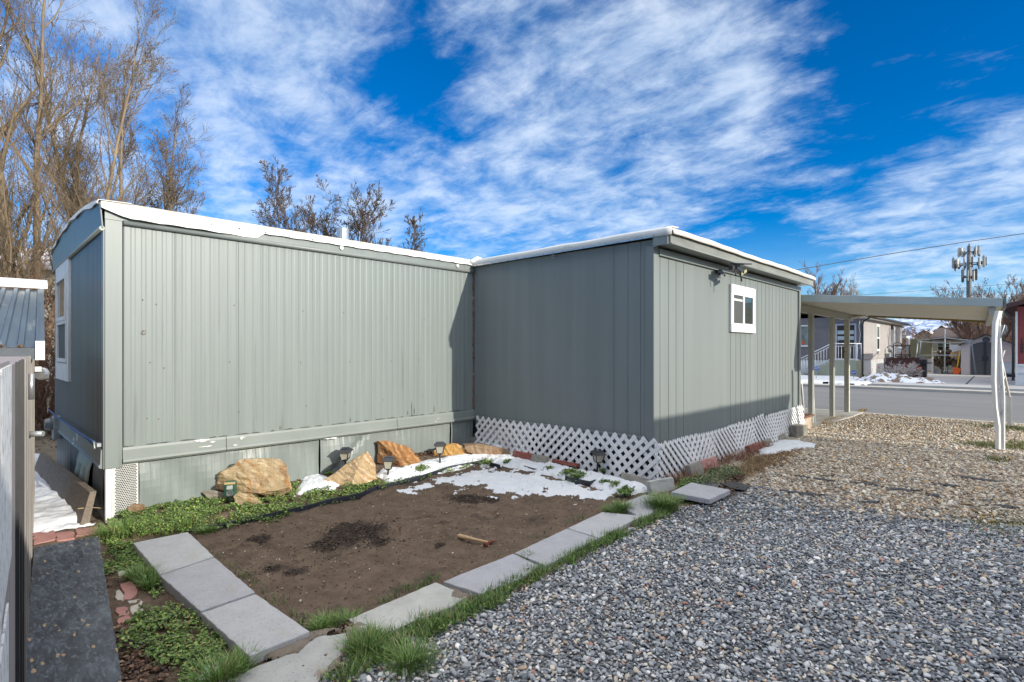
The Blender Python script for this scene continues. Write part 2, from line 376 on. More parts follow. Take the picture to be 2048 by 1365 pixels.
ROADM = mat('asphalt', (.175, .175, .178), (.145, .146, .15), 2, rough=.9, bump=.5, bscale=80, c3=(.20, .20, .20), s3=.5, lo3=.5, hi3=.7, stretch=(1, .25, 1))
RX0, RX1 = 16.25, 27.0
r_ = gridmesh('road', np.linspace(RX0, RX1, 24), np.linspace(-60, 60, 80), lambda x, y: -.09+.03*np.sin((x-RX0)/(RX1-RX0)*math.pi), ROADM); tagit(r_, kind='structure')
MB().box((15.85, -60, -.2), (16.25, 60, -.02)).box((27.0, -60, -.2), (27.9, 60, .02)).build('kerb', CONC, bevel=.01)['kind'] = 'structure'
wk = MB()
for x0, x1 in ((10.95, 12.5), (12.51, 14.1), (14.11, 15.84)): wk.box((x0, 2.98, -.1), (x1, 6.0, .0+float(gh((x0+x1)/2, 3))*.5+.03))
wk.build('walkway', CONC, bevel=.008)['kind'] = 'structure'
MB().box((27.9, -14, -.1), (44, 5.0, .11)).build('driveway', mat('driveway_concrete', (.42, .42, .42), (.36, .36, .36), 1.2, rough=.85, bump=.2, bscale=20, c3=(.20, .205, .215), s3=.35, lo3=.58, hi3=.66, stretch=(1, .4, 1)))['kind'] = 'structure'
# mountains
MTN = mat('mountain_snow_haze', (.17, .25, .42), (.62, .70, .82), 14, rough=1, lo=.46, hi=.56, stretch=(.0012, .0012, .0025))  # blue of the distant haze is put into the rock colour
def mz(x, y):
    r = np.hypot(x, y); return 520*sst(5200, 8200, r)*(.35+.75*fbm(x, y, .0007, 6, .55))-60
mt = gridmesh('mountains', np.linspace(4000, 11000, 120), np.linspace(-7500, 6000, 160), mz, MTN); tagit(mt, kind='structure')
# ------------------------------------------------------------------ the mobile home with its addition
YA = 6.1; XE = .907; XB = 5.45; YC = 3.05; XC = 10.8
home = thing('mobile_home', (XE, YA, 0), 'grey green trailer home with white roof and wood panelled addition', 'mobile home')
ZR = 2.93
def ribs(name, s0, s1, z0, z1, axis, c, sign, m, period=.085, depth=.0020, parent=home, seams=(), thick=.05, parts=None):
    # corrugated sheet: profile in (s, n); sign = outward normal direction
    s = s0; prof = []
    while s < s1-1e-6:
        e = min(s+period, s1)
        if any(abs(q-s) < period*.5 for q in seams): prof += [(s, 0), (s+.004, -depth*1.6), (s+.008, 0)]
        prof += [(s+period*.12, 0), (s+period*.25, depth), (min(s+period*.72, s1), depth), (min(s+period*.85, s1), 0)]
        s = e
    prof = [(a, b) for a, b in prof if a <= s1+1e-6]+[(s1, 0)]
    pts = prof+[(s1, -thick), (s0, -thick)]
    if axis == 'x': poly = [(a, c+sign*b, z0) for a, b in pts]
    else: poly = [(c+sign*b, a, z0) for a, b in pts]
    n = len(poly); mb = MB(); vs = [Vector(p) for p in poly]+[Vector(p)+Vector((0, 0, z1-z0)) for p in poly]
    mb.add(vs, [(i, (i+1) % n, (i+1) % n+n, i+n) for i in range(n)])
    return mb.build(name, m, parent)
# long wall A (faces -Y)
seams = [onY(u, 650, YA).x for u in (342, 478, 520, 660, 745, 828, 892)]
ribs('long_wall', 1.04, XB-.01, .66, 2.80, 'x', YA, -1, PAINT, seams=seams)
mb = MB().box((XE, YA-.012, .50), (1.04, YA+.10, 2.805)); mb.build('corner_trim', PAINT, home, bevel=.004)
# core so nothing shows through
MB().box((XE+.06, YA+.06, .62), (15.9, YA+3.70, 2.84)).build('core_wall', DARK, home)
MB().box((XB+.06, YA-.02, .5), (XB+.1, YA+.06, 2.8)).build('core_wall', DARK, home)
# belt band near floor
def bandz(x): return 0
prof = [(0, .685), (-.022, .683), (-.028, .66), (-.030, .585), (-.045, .573), (-.048, .55), (-.03, .53), (0, .535)]
for (a, b) in ((1.04, 1.93), (1.936, 4.05), (4.056, XB-.005)):
    MB().prism([(a, YA+y, z) for y, z in prof], (b-a, 0, 0)).build('belt_band', BAND, home)
def chip(cx, cz, w_, h_, y, m, name, sd, k=22):
    rr = random.Random(sd); pts = []
    for i in range(k):
        a = 2*math.pi*i/k; r_ = rr.uniform(.25, 1.0); pts.append((cx+math.cos(a)*w_*r_, y, cz+math.sin(a)*h_*r_))
    return MB().prism(pts, (0, -.0012, 0)).build(name, m, home)
for i, (u, v, w_, h_) in enumerate(((403, 881, .085, .018), (425, 884, .04, .012), (484, 876, .035, .018), (413, 893, .09, .008), (470, 890, .05, .006), (660, 877, .11, .010))):
    p = onY(u, v, YA-.03); chip(p.x, p.z, w_, h_, YA-.034 if p.z > .59 else YA-.049, WHITE, 'peeled_paint', i)
GRM = mat('dark_grime', (.10, .11, .09), (.05, .055, .045), 20, rough=.9)
for i in range(26):
    x = 1.1+i*.168+rnd.uniform(-.05, .05); chip(x, .691, rnd.uniform(.03, .11), rnd.uniform(.004, .010), YA-.0085, GRM, 'grime_patch', i+40, 14)
for i, (u, h_) in enumerate(((823, .20), (828, .12), (868, .10), (815, .09), (700, .07), (560, .05))):
    x = onY(u, 800, YA).x; chip(x, .69+h_*.5, .006, h_*.6, YA-.0068, GRM, 'grime_streak', i+80, 14)
# skirting under band, panels dented, slight lean
xs_ = [1.17, 2.03, 2.99, 3.93, 5.0, XB]
for i in range(5):
    a, b = xs_[i]+.004, xs_[i+1]-.004; n = 60
    V = []; Fc = []
    for j in range(n+1):
        x = a+(b-a)*j/n
        rib = .0028*(1 if (x/.09) % 1 > .45 else 0)
        for k in range(9):
            z = -.02+.58*k/8
            bulge = .05*math.exp(-((x-a-.25)/.22)**2)*(math.sin(k/8*math.pi)) if i in (2, 1) else (.014+.012*math.sin(x*7+i))*math.sin(k/8*math.pi)
            crease = -.03*max(0, 1-abs((x-a)-(k/8)*.7)/.08) if i == 2 else .006*math.sin(x*13+k*.9)
            V.append((x, YA+.02-rib-bulge-crease+(.02 if i % 2 else 0), z+float(gh(x, YA))*.4))
    for j in range(n):
        for k in range(8): Fc.append((j*9+k, (j+1)*9+k, (j+1)*9+k+1, j*9+k+1))
    o = MB().add(V, Fc).build('skirt_panel', PAINT, home, recalc=False); sd = o.modifiers.new('t', 'SOLIDIFY'); sd.thickness = .008; sd.offset = -1
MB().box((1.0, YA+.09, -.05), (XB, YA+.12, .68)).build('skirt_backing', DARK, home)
# perforated vent panel at near corner: real sheet with rows of dark slots
vp = MB().box((.956, YA-.005, -.03), (1.165, YA+.012, .53)); vp.build('vent_panel', mat('vent_metal', (.62, .63, .62), (.5, .51, .5), 20, rough=.5), home)
vs = MB()
for r in range(31):
    for c in range(10):
        x = .985+c*.0165+(.008 if r % 2 else 0); z = .0+r*.0168
        if x+.008 < 1.16: vs.box((x, YA-.0085, z), (x+.011, YA-.0053, z+.0105), Ry(.6 if (r+c) % 2 else -.6))
vs.build('vent_hole', DARK, home)
MB().box((XE+.005, YA-.012, -.03), (.954, YA+.06, .498)).build('corner_foot', WHITE, home, bevel=.004)
# fascia, j rail, roof edge on long side
MB().box((XE, YA-.012, 2.806), (XB, YA+.05, 2.935)).build('fascia', PAINT, home)
MB().tube([(1.045, YA-.018, 2.79), (XB-.01, YA-.018, 2.79)], .024, 12).build('roof_rail', TRIM, home)
mb = MB(); n = 60; V = []
for j in range(n+1):        # white membrane lapping over the edge: hangs lower near the corner
    x = XE-.03+(XB-XE+.03)*j/n
    drop = .105 if x < 2.3 else .045
    if x < 1.15: drop = .04+.07*max(0, (x-XE+.03)/.25)
    flare = .035+.02*math.sin(x*5)*(x < 2.3)+(.03 if x < 1.3 else 0)
    V += [(x, YA+.3, ZR+.055+.004*math.sin(x*9)), (x, YA-.01, ZR+.028), (x, YA-.03, ZR+.005), (x, YA-flare, ZR-drop+.004*math.sin(x*23))]
mb.add(V, [(j*4+k, (j+1)*4+k, (j+1)*4+k+1, j*4+k+1) for j in range(n) for k in range(3)])
o = mb.build('roof_edge', ROOFW, home, recalc=False); o.modifiers.new('t', 'SOLIDIFY').thickness = .006
MB().tube([(XE-.02, YA-.005, ZR+.035), (2.4, YA-.008, ZR+.033), (XB, YA-.008, ZR+.033)], .012, 6).build('roof_seam', mat('old_caulk', (.55, .47, .36), (.7, .66, .6), 12, rough=.8), home)
SCM = mat('screw_metal', (.2, .19, .18), rough=.5)
dots('roof_screw', [(1.25+i*.27, YA-.043, ZR-.03) for i in range(16)], SCM, home, .009)
for u, v in ((683, 496), (731, 494), (783, 504), (915, 532)):
    p = onY(u, v, YA-.02); MB().lathe(p, [(.0, 0), (.022, .001), (.026, .008), (.012, .012), (0, .012)], 12, (0, -1, 0)).build('anchor_ring', WHITE, home)
# bowed roof + end wall (faces -X)
YB = YA+3.75
def bow(y): q = (y-YA)/(YB-YA); return ZR+.03+.13*4*q*(1-q)
V = []; n = 24
for j in range(n+1):
    y = YA+.02+(YB-YA-.04)*j/n
    V += [(XE-.05, y, bow(y)+.0), (16.0, y, bow(y))]
mb = MB().add(V, [(j*2, j*2+1, j*2+3, j*2+2) for j in range(n)]); o = mb.build('roof', ROOFW, home); o.modifiers.new('t', 'SOLIDIFY').thickness = .02
V = []
for j in range(n+1):
    y = YA-.02+(YB-YA+.04)*j/n; q = bow(y) if YA < y < YB else ZR+.03
    V += [(XE-.012, y, 2.72), (XE-.03, y, q-.012)]
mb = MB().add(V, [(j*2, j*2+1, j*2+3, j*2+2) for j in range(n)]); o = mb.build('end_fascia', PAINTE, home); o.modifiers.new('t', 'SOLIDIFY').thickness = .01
V = []
for j in range(n*3+1):
    y = YA-.03+(YB-YA+.05)*j/(n*3); q = bow(y) if YA < y < YB else ZR+.03
    V += [(XE+.2, y, q+.022), (XE-.05, y, q+.012), (XE-.06+.006*math.sin(y*11), y, q-.035-.012*math.sin(y*7))]
mb = MB().add(V, [(j*3+k, (j+1)*3+k, (j+1)*3+k+1, j*3+k+1) for j in range(n*3) for k in range(2)]); o = mb.build('roof_edge', ROOFW, home); o.modifiers.new('t', 'SOLIDIFY').thickness = .006
MB().tube([(XE-.02, YA-.01, 2.715), (XE-.02, YB, 2.70)], .022, 10).build('roof_rail', TRIM, home)
WY0, WY1 = 8.36, 9.42
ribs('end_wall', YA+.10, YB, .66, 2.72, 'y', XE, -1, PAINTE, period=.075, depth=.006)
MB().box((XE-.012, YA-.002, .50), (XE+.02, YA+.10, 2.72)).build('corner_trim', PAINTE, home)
MB().prism([(XE+x, YA+.02, z) for x, z in ((0, .685), (-.025, .675), (-.03, .545), (-.045, .525), (-.03, .505), (0, .505))], (0, YB-YA, 0)).build('belt_band', BAND, home)
for i, (a, b, ln) in enumerate(((YA+.1, YA+.62, .03), (YA+.66, YA+1.5, .09), (YA+1.55, YA+2.3, .02), (YA+2.33, YB, .0))):
    V = []; n2_ = 30
    for j in range(n2_+1):
        y = a+(b-a)*j/n2_; rb = .006*((y/.08) % 1 > .5)
        for k in range(5): V.append((XE+.02-rb-ln*math.sin(k/4*3.1)*.6+.02*(k < 3 and i == 1)*math.sin(y*20), y, -.02+.54*k/4))
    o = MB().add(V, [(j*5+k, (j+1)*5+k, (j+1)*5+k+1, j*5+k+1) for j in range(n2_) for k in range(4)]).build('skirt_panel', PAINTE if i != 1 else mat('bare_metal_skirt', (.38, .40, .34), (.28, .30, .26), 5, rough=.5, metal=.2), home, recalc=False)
    o.modifiers.new('t', 'SOLIDIFY').thickness = .006
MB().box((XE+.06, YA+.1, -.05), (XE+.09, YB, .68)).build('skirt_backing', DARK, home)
# end window: two sashes
p0 = onX(137, 512, XE-.03); p1 = onX(112, 760, XE-.03); y0, y1 = p0.y, onX(112, 529, XE-.03).y; zt = p0.z; zb = .5*(onX(137, 761, XE-.03).z+p1.z)
we = MB()
we.box((XE-.035, y0, zb), (XE-.003, y1, zb+.22)).box((XE-.035, y0, zt-.19), (XE-.003, y1, zt)).box((XE-.034, y0, zb+.221), (XE-.003, y0+.14, zt-.191)).box((XE-.034, y1-.14, zb+.221), (XE-.003, y1, zt-.191))
wobj = we.build('window', WHITE, home, bevel=.004)
def sash(x, ya, yb, za, zb2, w=.045, par=None, m=ALU, name='frame'):
    s = MB(); s.box((x-.03, ya, za), (x+.0, ya+w, zb2)).box((x-.03, yb-w, za), (x, yb, zb2)).box((x-.029, ya+w, za), (x-.001, yb-w, za+w)).box((x-.029, ya+w, zb2-w), (x-.001, yb-w, zb2)); return s.build(name, m, par)
mid = (zb+zt)/2
sash(XE-.02, y0+.15, y1-.15, mid, zt-.2, par=wobj, m=WHITE); sash(XE-.012, y0+.15, y1-.15, zb+.23, mid, par=wobj, m=WHITE)
MB().box((XE-.03, y0+.18, mid+.02), (XE-.025, y1-.18, zt-.22)).build('pane', GLS2, wobj)
MB().box((XE-.022, y0+.18, zb+.25), (XE-.017, y1-.18, mid-.02)).build('pane', SCREEN, wobj)
# roof vent pipe
pv_ = onY(686, 478, YA+.55)
MB().lathe((pv_.x, YA+.55, 2.9), [(.05, 0), (.05, .18), (.075, .181), (.075, .30), (.08, .301), (.08, .33), (.02, .34)], 12).build('roof_vent', ALU, home)
# bullet-like dent hole and small screws in the long wall
hp = onY(287, 665, YA-.008); MB().lathe(hp, [(.017, 0), (.022, .004), (.012, .006), (.0, .004)], 7, (0, -1, 0)).build('wall_hole', mat('torn_hole', (.05, .045, .04), (.4, .38, .34), 60, rough=.9), home)
dots('wall_screw', [(x+rnd.uniform(-.08, .08), YA-.006, z+rnd.uniform(-.03, .03)) for x in (1.2, 1.36, 2.05, 2.75, 3.3, 3.9, 4.5) for z in (.95, 1.45, 2.05)], mat('rusty_screw', (.22, .12, .08), rough=.8), home)
# --- addition
ZS = .60     # siding bottom
def grooved(name, s0, s1, grooves, z0, z1, axis, c, sign, m, gw=.009, gd=.010, th=.05, ztop=None):
    prof = [(s0, 0)]
    for q in grooves:
        if s0+.01 < q < s1-.01: prof += [(q-gw/2, 0), (q-gw/2, -gd), (q+gw/2, -gd), (q+gw/2, 0)]
    prof.append((s1, 0)); pts = prof+[(s1, -th), (s0, -th)]
    V = []
    for zz_ in (0, 1):
        for a, b in pts:
            z = z0 if zz_ == 0 else (ztop(a) if ztop else z1)
            V.append((a, c+sign*b, z) if axis == 'x' else (c+sign*b, a, z))
    n = len(pts); Fs = [(i, (i+1) % n, (i+1) % n+n, i+n) for i in range(n)]+[tuple(range(n)), tuple(range(n, 2*n))]
    return MB().add(V, Fs).build(name, m, home)
RB = lambda y: 2.90 + (YA-y)/(YA-YC)*(-.02)          # roof underside along wall B
gB = [onX(u, 600, XB).y for u in (1256, 1228, 1281)]
gB += [YC+1.25+i*.0 for i in ()]
grooved('side_wall', YC+.0, YA-.015, sorted(gB), .52, 2.9, 'y', XB, -1, WOODP, gw=.006, gd=.006, ztop=lambda y: RB(y)-.03)
MB().box((XB-.035, YC+.12, .585), (XB-.001, YA-.05, .60)).build('drip_board', TRIM, home)
MB().box((XB-.03, YC+.1, .44), (XB+.02, YA-.08, .585)).build('skirt_board', WOODP, home, bevel=.003)
gC = [onY(u, 700, YC).x for u in (1320, 1337, 1352, 1367)]+[onY(u, 700, YC).x for u in (1461, 1471.5, 1481, 1490.5, 1500, 1515.5, 1523, 1531, 1538, 1545, 1552, 1559, 1565, 1571, 1576.5, 1582)]
grooved('front_wall', XB, XC, gC, .50, 2.70, 'x', YC, -1, WOODP)
MB().box((XB-.008, YC-.02, .42), (XB+.09, YC-.001, 2.80)).build('corner_board', WOODP, home, bevel=.003)
MB().box((XB-.02, YC-.018, .42), (XB-.001, YC+.09, 2.78)).build('corner_board', WOODP, home, bevel=.003)
MB().box((XC-.07, YC-.03, .1), (XC+.02, YC-.002, 2.72)).build('corner_post', TRIM, home)
MB().box((XC+.022, YC-.02, .25), (XC+.05, YC+.03, 2.72)).build('downpipe', mat('cream_metal', (.60, .58, .48), (.5, .48, .4), 8, rough=.5), home)
MB().box((XC-.02, YC+.02, .3), (XC+.005, YA, 2.8)).build('street_end_wall', WOODP, home)
MB().box((XB+.06, YC+.06, .55), (XC-.05, YA+.05, 2.84)).build('core_wall', DARK, home)
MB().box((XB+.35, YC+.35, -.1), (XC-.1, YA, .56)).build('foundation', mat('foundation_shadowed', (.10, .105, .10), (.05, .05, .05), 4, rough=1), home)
# frieze, soffit, fascia board and roof of the addition
MB().box((XB+.09, YC-.035, 2.68), (XC+.02, YC-.001, 2.76)).build('frieze', TRIM, home, bevel=.003)
MB().box((XB-.02, YC-.20, 2.785), (XC+.05, YC+.02, 2.80)).build('soffit', TRIM, home)
MB().box((XB-.02, YC-.225, 2.765), (XC+.06, YC-.202, 2.885)).build('fascia', FASC, home, bevel=.002)
MB().tube([(XB-.02, YC-.232, 2.772), (XC+.06, YC-.232, 2.772)], .010, 6).build('fascia_trim', TRIM, home)
MB().box((XB-.03, YC-.16, 2.62), (XB+.04, YC-.001, 2.78)) if 0 else None
mb = MB(); V = []; n = 80
for j in range(n+1):
    x = XB-.03+(XC+.10-XB)*j/n; q = .006*math.sin(x*2.2)+.003*math.sin(x*9)
    V += [(x, YA+.1, 2.965+q), (x, YC-.12, 2.955+q), (x, YC-.225, 2.94+q), (x, YC-.255, 2.915+q), (x, YC-.255, 2.878+q*.5)]
mb.add(V, [(j*5+k, (j+1)*5+k, (j+1)*5+k+1, j*5+k+1) for j in range(n) for k in range(4)], True)
o = mb.build('addition_roof', ROOFD, home, recalc=False); o.modifiers.new('t', 'SOLIDIFY').thickness = .012
V = []; n = 40
for j in range(n+1):
    y = YC-.25+(YA-YC+.27)*j/n; q = .004*math.sin(y*6)
    V += [(XB+.12, y, 2.975+q), (XB-.035, y, 2.965+q), (XB-.05, y, 2.94+q), (XB-.052, y, 2.872+q)]
o = MB().add(V, [(j*4+k, (j+1)*4+k, (j+1)*4+k+1, j*4+k+1) for j in range(n) for k in range(3)], True).build('roof_edge', ROOFW, home, recalc=False); o.modifiers.new('t', 'SOLIDIFY').thickness = .008
MB().box((XB-.066, YC-.03, 2.862), (XB-.055, YA-.05, 2.884)).build('roof_flashing', ALU, home)
MB().box((XB-.045, YC-.20, 2.77), (XB-.022, YC-.02, 2.93)).build('eave_end', TRIM, home)
dots('roof_screw', [(XB-.068, YC+.1+i*.165, 2.873) for i in range(18)], SCM, home, .007, axis=(-1, 0, 0))
dots('roof_screw', [(XB+.05+i*.20, YC-.258, 2.872) for i in range(26)], SCM, home, .005)
for u, v in ((982, 527), (1107, 513), (1311, 490)):
    p = onX(u, v, XB-.02); MB().tube([p+Vector((-.01, .02*math.cos(a), .022*math.sin(a))) for a in np.linspace(0, 6.28, 13)], .006, 6).build('anchor_ring', ALU, home)
# white boot where the two roofs meet
MB().tube([(XB-.10, YA-.03, 2.93), (XB-.03, YA-.05, 2.95), (XB+.05, YA-.03, 2.985), (XB+.2, YA+.0, 2.99)], [.03, .045, .05, .03], 10).build('roof_joint', ROOFW, home)
pts = []; rad = []
for i in range(70):
    z = 2.78-i*.031; pts.append((XB-.008+rnd.uniform(-.004, .004), YA-.008+rnd.uniform(-.004, .004), z)); rad.append(rnd.uniform(.007, .022))
MB().tube(pts, rad, 7).build('corner_sealant', RUST, home)
# slider window on the addition
a = onY(1462, 568, YC-.03); b = onY(1510, 667, YC-.03); x0, x1 = a.x, b.x; zt = onY(1462, 568, YC-.03).z; zb = onY(1462, 664, YC-.03).z
w_ = MB(); w_.box((x0, YC-.04, zt-.115), (x1, YC-.003, zt)).box((x0, YC-.04, zb), (x1, YC-.003, zb+.10)).box((x0, YC-.038, zb+.101), (x0+.07, YC-.003, zt-.116)).box((x1-.07, YC-.038, zb+.101), (x1, YC-.003, zt-.116))
win = w_.build('window', WHITE, home, bevel=.003)
xa, xb, za, zc = x0+.071, x1-.071, zb+.101, zt-.116; xm = (xa+xb)/2+.01
def fr(x0_, x1_, z0_, z1_, y, w=.028, m=WHITE):
    return MB().box((x0_, y-.02, z0_), (x0_+w, y, z1_)).box((x1_-w, y-.02, z0_), (x1_, y, z1_)).box((x0_+w, y-.019, z0_), (x1_-w, y-.001, z0_+w)).box((x0_+w, y-.019, z1_-w), (x1_-w, y-.001, z1_)).build('frame', m, win)
fr(xa, xm, za, zc, YC-.012); fr(xm-.01, xb, za, zc, YC-.034+.016, .032)
MB().box((xa+.02, YC-.018, za+.02), (xm-.02, YC-.014, zc-.02)).build('pane', SCREEN, win); MB().box((xm+.02, YC-.026, za+.03), (xb-.025, YC-.022, zc-.03)).build('pane', GLS, win)
MB().box((xa+.03, YC-.0225, zc-.11), (xm-.03, YC-.0195, zc-.08)).build('blind', WHITE, win)
# lattice skirts
def lattice(s0, s1, zbf, ztf, axis, c, sign, name='lattice_panel', dx=.128, w=.045, ang=1.0, lean=0.0, wave=0.0):
    mb = MB(); zm = .0
    for lay, dirn in ((0, 1), (1, -1)):
        k = s0-1.0; i = 0
        while k < s1+1.0:
            L = [(k, 0), (k+dirn*.9/ang, .9)]
            # clip between z functions
            best = []
            for q in np.linspace(0, 1, 91):
                s = L[0][0]+(L[1][0]-L[0][0])*q; z = .9*q
                if s0 <= s <= s1 and zbf(s) <= z <= ztf(s): best.append((s, z))
            if len(best) > 3:
                (sa, za_), (sb, zb_) = best[0], best[-1]; dd = math.hypot(sb-sa, zb_-za_); nx, nz = -(zb_-za_)/dd*w/2, (sb-sa)/dd*w/2
                off = sign*(.004+lay*.0065); pts = [(sa+nx, za_+nz), (sa-nx, za_-nz), (sb-nx, zb_-nz), (sb+nx, zb_+nz)]
                def mk(s, z, o):
                    o2 = c+o+sign*(lean*(.6-z)+wave*math.sin(s*4.3)*math.cos(z*6)); return (s, o2, z) if axis == 'x' else (o2, s, z)
                V = [mk(s, z, off) for s, z in pts]+[mk(s, z, off+sign*.0055) for s, z in pts]
                mb.add(V, [(0, 1, 2, 3), (7, 6, 5, 4), (0, 4, 5, 1), (1, 5, 6, 2), (2, 6, 7, 3), (3, 7, 4, 0)])
            k += dx
    return mb.build(name, LATT, home)
lattice(YC-.12, 5.98, lambda y: .09, lambda y: .60+.01*math.sin(y*2), 'y', XB-.04, -1, lean=.10, wave=.012)
lattice(YC+1.9, 5.85, lambda y: .10, lambda y: .52+.02*math.sin(y*3), 'y', XB-.005, -1, lean=.06, wave=-.01)
lattice(XB-.07, 8.9, lambda x: .08, lambda x: .52+.015*(x-5.4)+.02*math.sin(x*1.5), 'x', YC-.03, -1, lean=.12, wave=.015, dx=.118)
lattice(XB+.5, 8.2, lambda x: .08, lambda x: .47+.01*math.sin(x*4), 'x', YC+.0, -1, lean=.06, wave=-.01, dx=.118)
lattice(8.85, XC+.05, lambda x: .06, lambda x: .55+.02*(x-9), 'x', YC-.05, -1, lean=.08, wave=.01, dx=.112)
# fixtures on the walls
p = onY(1473, 531, YC-.26)
sl = thing('solar_floodlight', p, 'broken black solar floodlight clipped to the white roof edge above the window', 'solar light')
MB().box(p+Vector((-.16, -.16, .00)), p+Vector((.12, .02, .018)), Ry(-.12) @ Rx(.15)).build('solar_panel', BLACKP, sl, bevel=.003)
MB().cbox(p+Vector((-.06, -.05, -.07)), (.22, .07, .07), Ry(.25)).cbox(p+Vector((-.2, -.02, -.06)), (.08, .06, .06)).build('lamp_body', BLACKP, sl, bevel=.008)
MB().cbox(p+Vector((.04, -.07, -.10)), (.20, .03, .035), Ry(-.35)).build('lamp_face', mat('yellowed_lens', (.42, .38, .16), rough=.3), sl)
MB().tube([p+Vector((-.18, -.05, -.08)), p+Vector((-.17, -.06, -.17))], .008).build('dangling_bracket', BLACKP, sl); MB().tube([p+Vector((-.07, -.08, -.09)), p+Vector((-.06, -.09, -.23))], .010).build('dangling_bracket', BLACKP, sl)
p = onY(1443, 545, YC-.05)
sb_ = thing('wall_bracket', p, 'small black camera bracket on the grey wall just under the eave', 'bracket')
p = p+Vector((0, .02, 0)); MB().cbox(p, (.20, .035, .04)).cbox(p+Vector((0, 0, .028)), (.08, .03, .03)).build('mount', BLACKP, sb_, bevel=.006)
MB().tube([p+Vector((-.09, -.03, -.02)), p+Vector((-.09, -.03, -.05))], .012).tube([p+Vector((.08, -.03, -.02)), p+Vector((.08, -.03, -.05))], .012).build('sensor', BLACKP, sb_)
# blue cable along end wall
pts = [onX(u, v, XE-.06) for u, v in ((98, 820), (118, 838), (140, 852), (160, 866), (178, 878), (192, 888))]
cb = MB().tube([p-pts[0] for p in pts], .010, 6).tube([p-pts[0]+Vector((-.004, 0, -.02)) for p in pts[2:]], .006, 5).build('blue_cable', mat('blue_cable_rubber', (.02, .07, .26), (.03, .10, .33), 10, rough=.4)); cb.location = pts[0]
tagit(cb, 'blue cable strung along the shaded end wall of the trailer', 'cable')
q = onX(197, 890, XE-.05); cc = thing('cable_bracket', q, 'small metal bracket at the trailer corner where the blue cable ends', 'bracket')
MB().cbox(q, (.03, .06, .03)).build('clamp', STEEL, cc); MB().tube([q+Vector((-.03, -.02, -.03)), q+Vector((-.03, .03, .03))], .008).build('bolt', STEEL, cc)
q = onX(109, 848, XE-.06); em = thing('electric_meter', q, 'round grey electric meter on the trailer end wall below the window', 'meter')
MB().cbox(q+Vector((.02, 0, -.05)), (.08, .22, .30)).build('meter_box', STEEL, em, bevel=.005); MB().lathe(q+Vector((-.02, 0, 0)), [(.08, 0), (.085, .03), (.07, .08), (.0, .085)], 16, (-1, 0, 0)).build('dial', mat('meter_dial', (.16, .19, .21), rough=.2), em)

# ------------------------------------------------------------------ garden shed at the left edge
shd = thing('garden_shed', (.1, 3, 0), 'brown grey metal shed with blue ribbed roof at the left edge', 'shed')
dL = Vector((.0776, 1, 0)).normalized(); nL = Vector((-dL.y, dL.x, 0))     # nL points left, away from the camera
def L2(s, n, z): return Vector((-.06, 0, 0))+dL*s+nL*n+Vector((0, 0, z))
MAUVE = mat('mauve_grey_siding', (.33, .29, .29), (.28, .245, .25), 5, rough=.55, stretch=(2, 2, .4))
DUN = mat('dun_metal', (.27, .25, .23), (.19, .175, .16), 6, rough=.4, metal=.1, stretch=(2, 2, .3))
FOIL = mat('foil_tape', (.85, .86, .86), (.40, .41, .41), 45, rough=.5, metal=.0, stretch=(1, 1, .5), bump=.8, bscale=80, lo=.52, hi=.62)
def Lbox(s0, s1, n0, n1, z0, z1): 
    return [L2(s, n, z) for z in (z0, z1) for s, n in ((s0, n0), (s1, n0), (s1, n1), (s0, n1))]
BF = [(0, 3, 2, 1), (4, 5, 6, 7), (0, 1, 5, 4), (1, 2, 6, 5), (2, 3, 7, 6), (3, 0, 4, 7)]
MB().add(Lbox(2.0, 7.2, .006, 1.8, 0, 1.555), BF).build('side_wall', MAUVE, shd)
MB().add(Lbox(.9, 1.99, .006, .03, .15, 1.57), BF).build('open_door', MAUVE, shd)
mb = MB()
for s in (3.3, 3.9, 4.6, 5.4, 6.2, 7.1): mb.add(Lbox(s, s+.12, -.006, .006, 0, 1.56), BF)
mb.build('wall_batten', DUN, shd)
mb = MB()
for s in (2.4, 2.75, 3.05): mb.add(Lbox(s, s+.03, -.004, .006, 0, 1.56), BF)
mb.build('wall_batten', BLACKP, shd)
for s0, s1, z0, z1 in ((1.2, 1.49, 1.02, 1.55), (1.5, 1.97, 1.05, 1.56), (1.3, 1.8, .5, .98)):
    MB().add(Lbox(s0, s1, .001, .0055, z0, z1), BF).build('foil_strip', FOIL, shd)
hb = L2(3.6, -.02, 1.35)
MB().tube([hb, hb+Vector((0, 0, .13))], .012, 8).build('hinge', ALU, shd)
lt = onD(84, 748, 3.3)
MB().lathe(lt, [(.0, -.02), (.035, -.015), (.04, 0), (.035, .02), (0, .025)], 14, (-.7, -.7, .1)).cbox(lt+Vector((-.02, -.02, .03)), (.03, .03, .03)).build('padlock', ALU, shd)
lt = onD(82, 868, 3.4); MB().tube([lt+Vector((-.06, .04, 0)), lt+Vector((.01, -.01, 0))], .018, 8).build('bolt', STEEL, shd)
# roof: slope rises away along dL
RB0, RB1 = 4.9, 7.5
RFM = mat('blue_grey_roof_metal', (.10, .145, .19), (.075, .11, .15), 3, rough=.35, metal=.2, stretch=(3, .4, 1), c3=(.34, .36, .36), s3=2.4, lo3=.60, hi3=.72)
def roofz(s): return 1.615+(s-RB0)*.232
er = onD(81, 700, 4.0); off0 = -.045
mb = MB(); V = []; nn = 0; prof = []
n_ = off0
while n_ < 2.0:
    for a, h in ((0, .02), (.015, .02), (.022, 0), (.075, 0), (.082, .02)): prof.append((n_+a, h))
    n_ += .09
for n_, h in prof: V += [L2(RB0, n_, roofz(RB0)+h), L2(RB1, n_, roofz(RB1)+h)]
o = MB().add(V, [(i*2, i*2+2, i*2+3, i*2+1) for i in range(len(prof)-1)]).build('roof', RFM, shd); o.modifiers.new('t', 'SOLIDIFY').thickness = .004
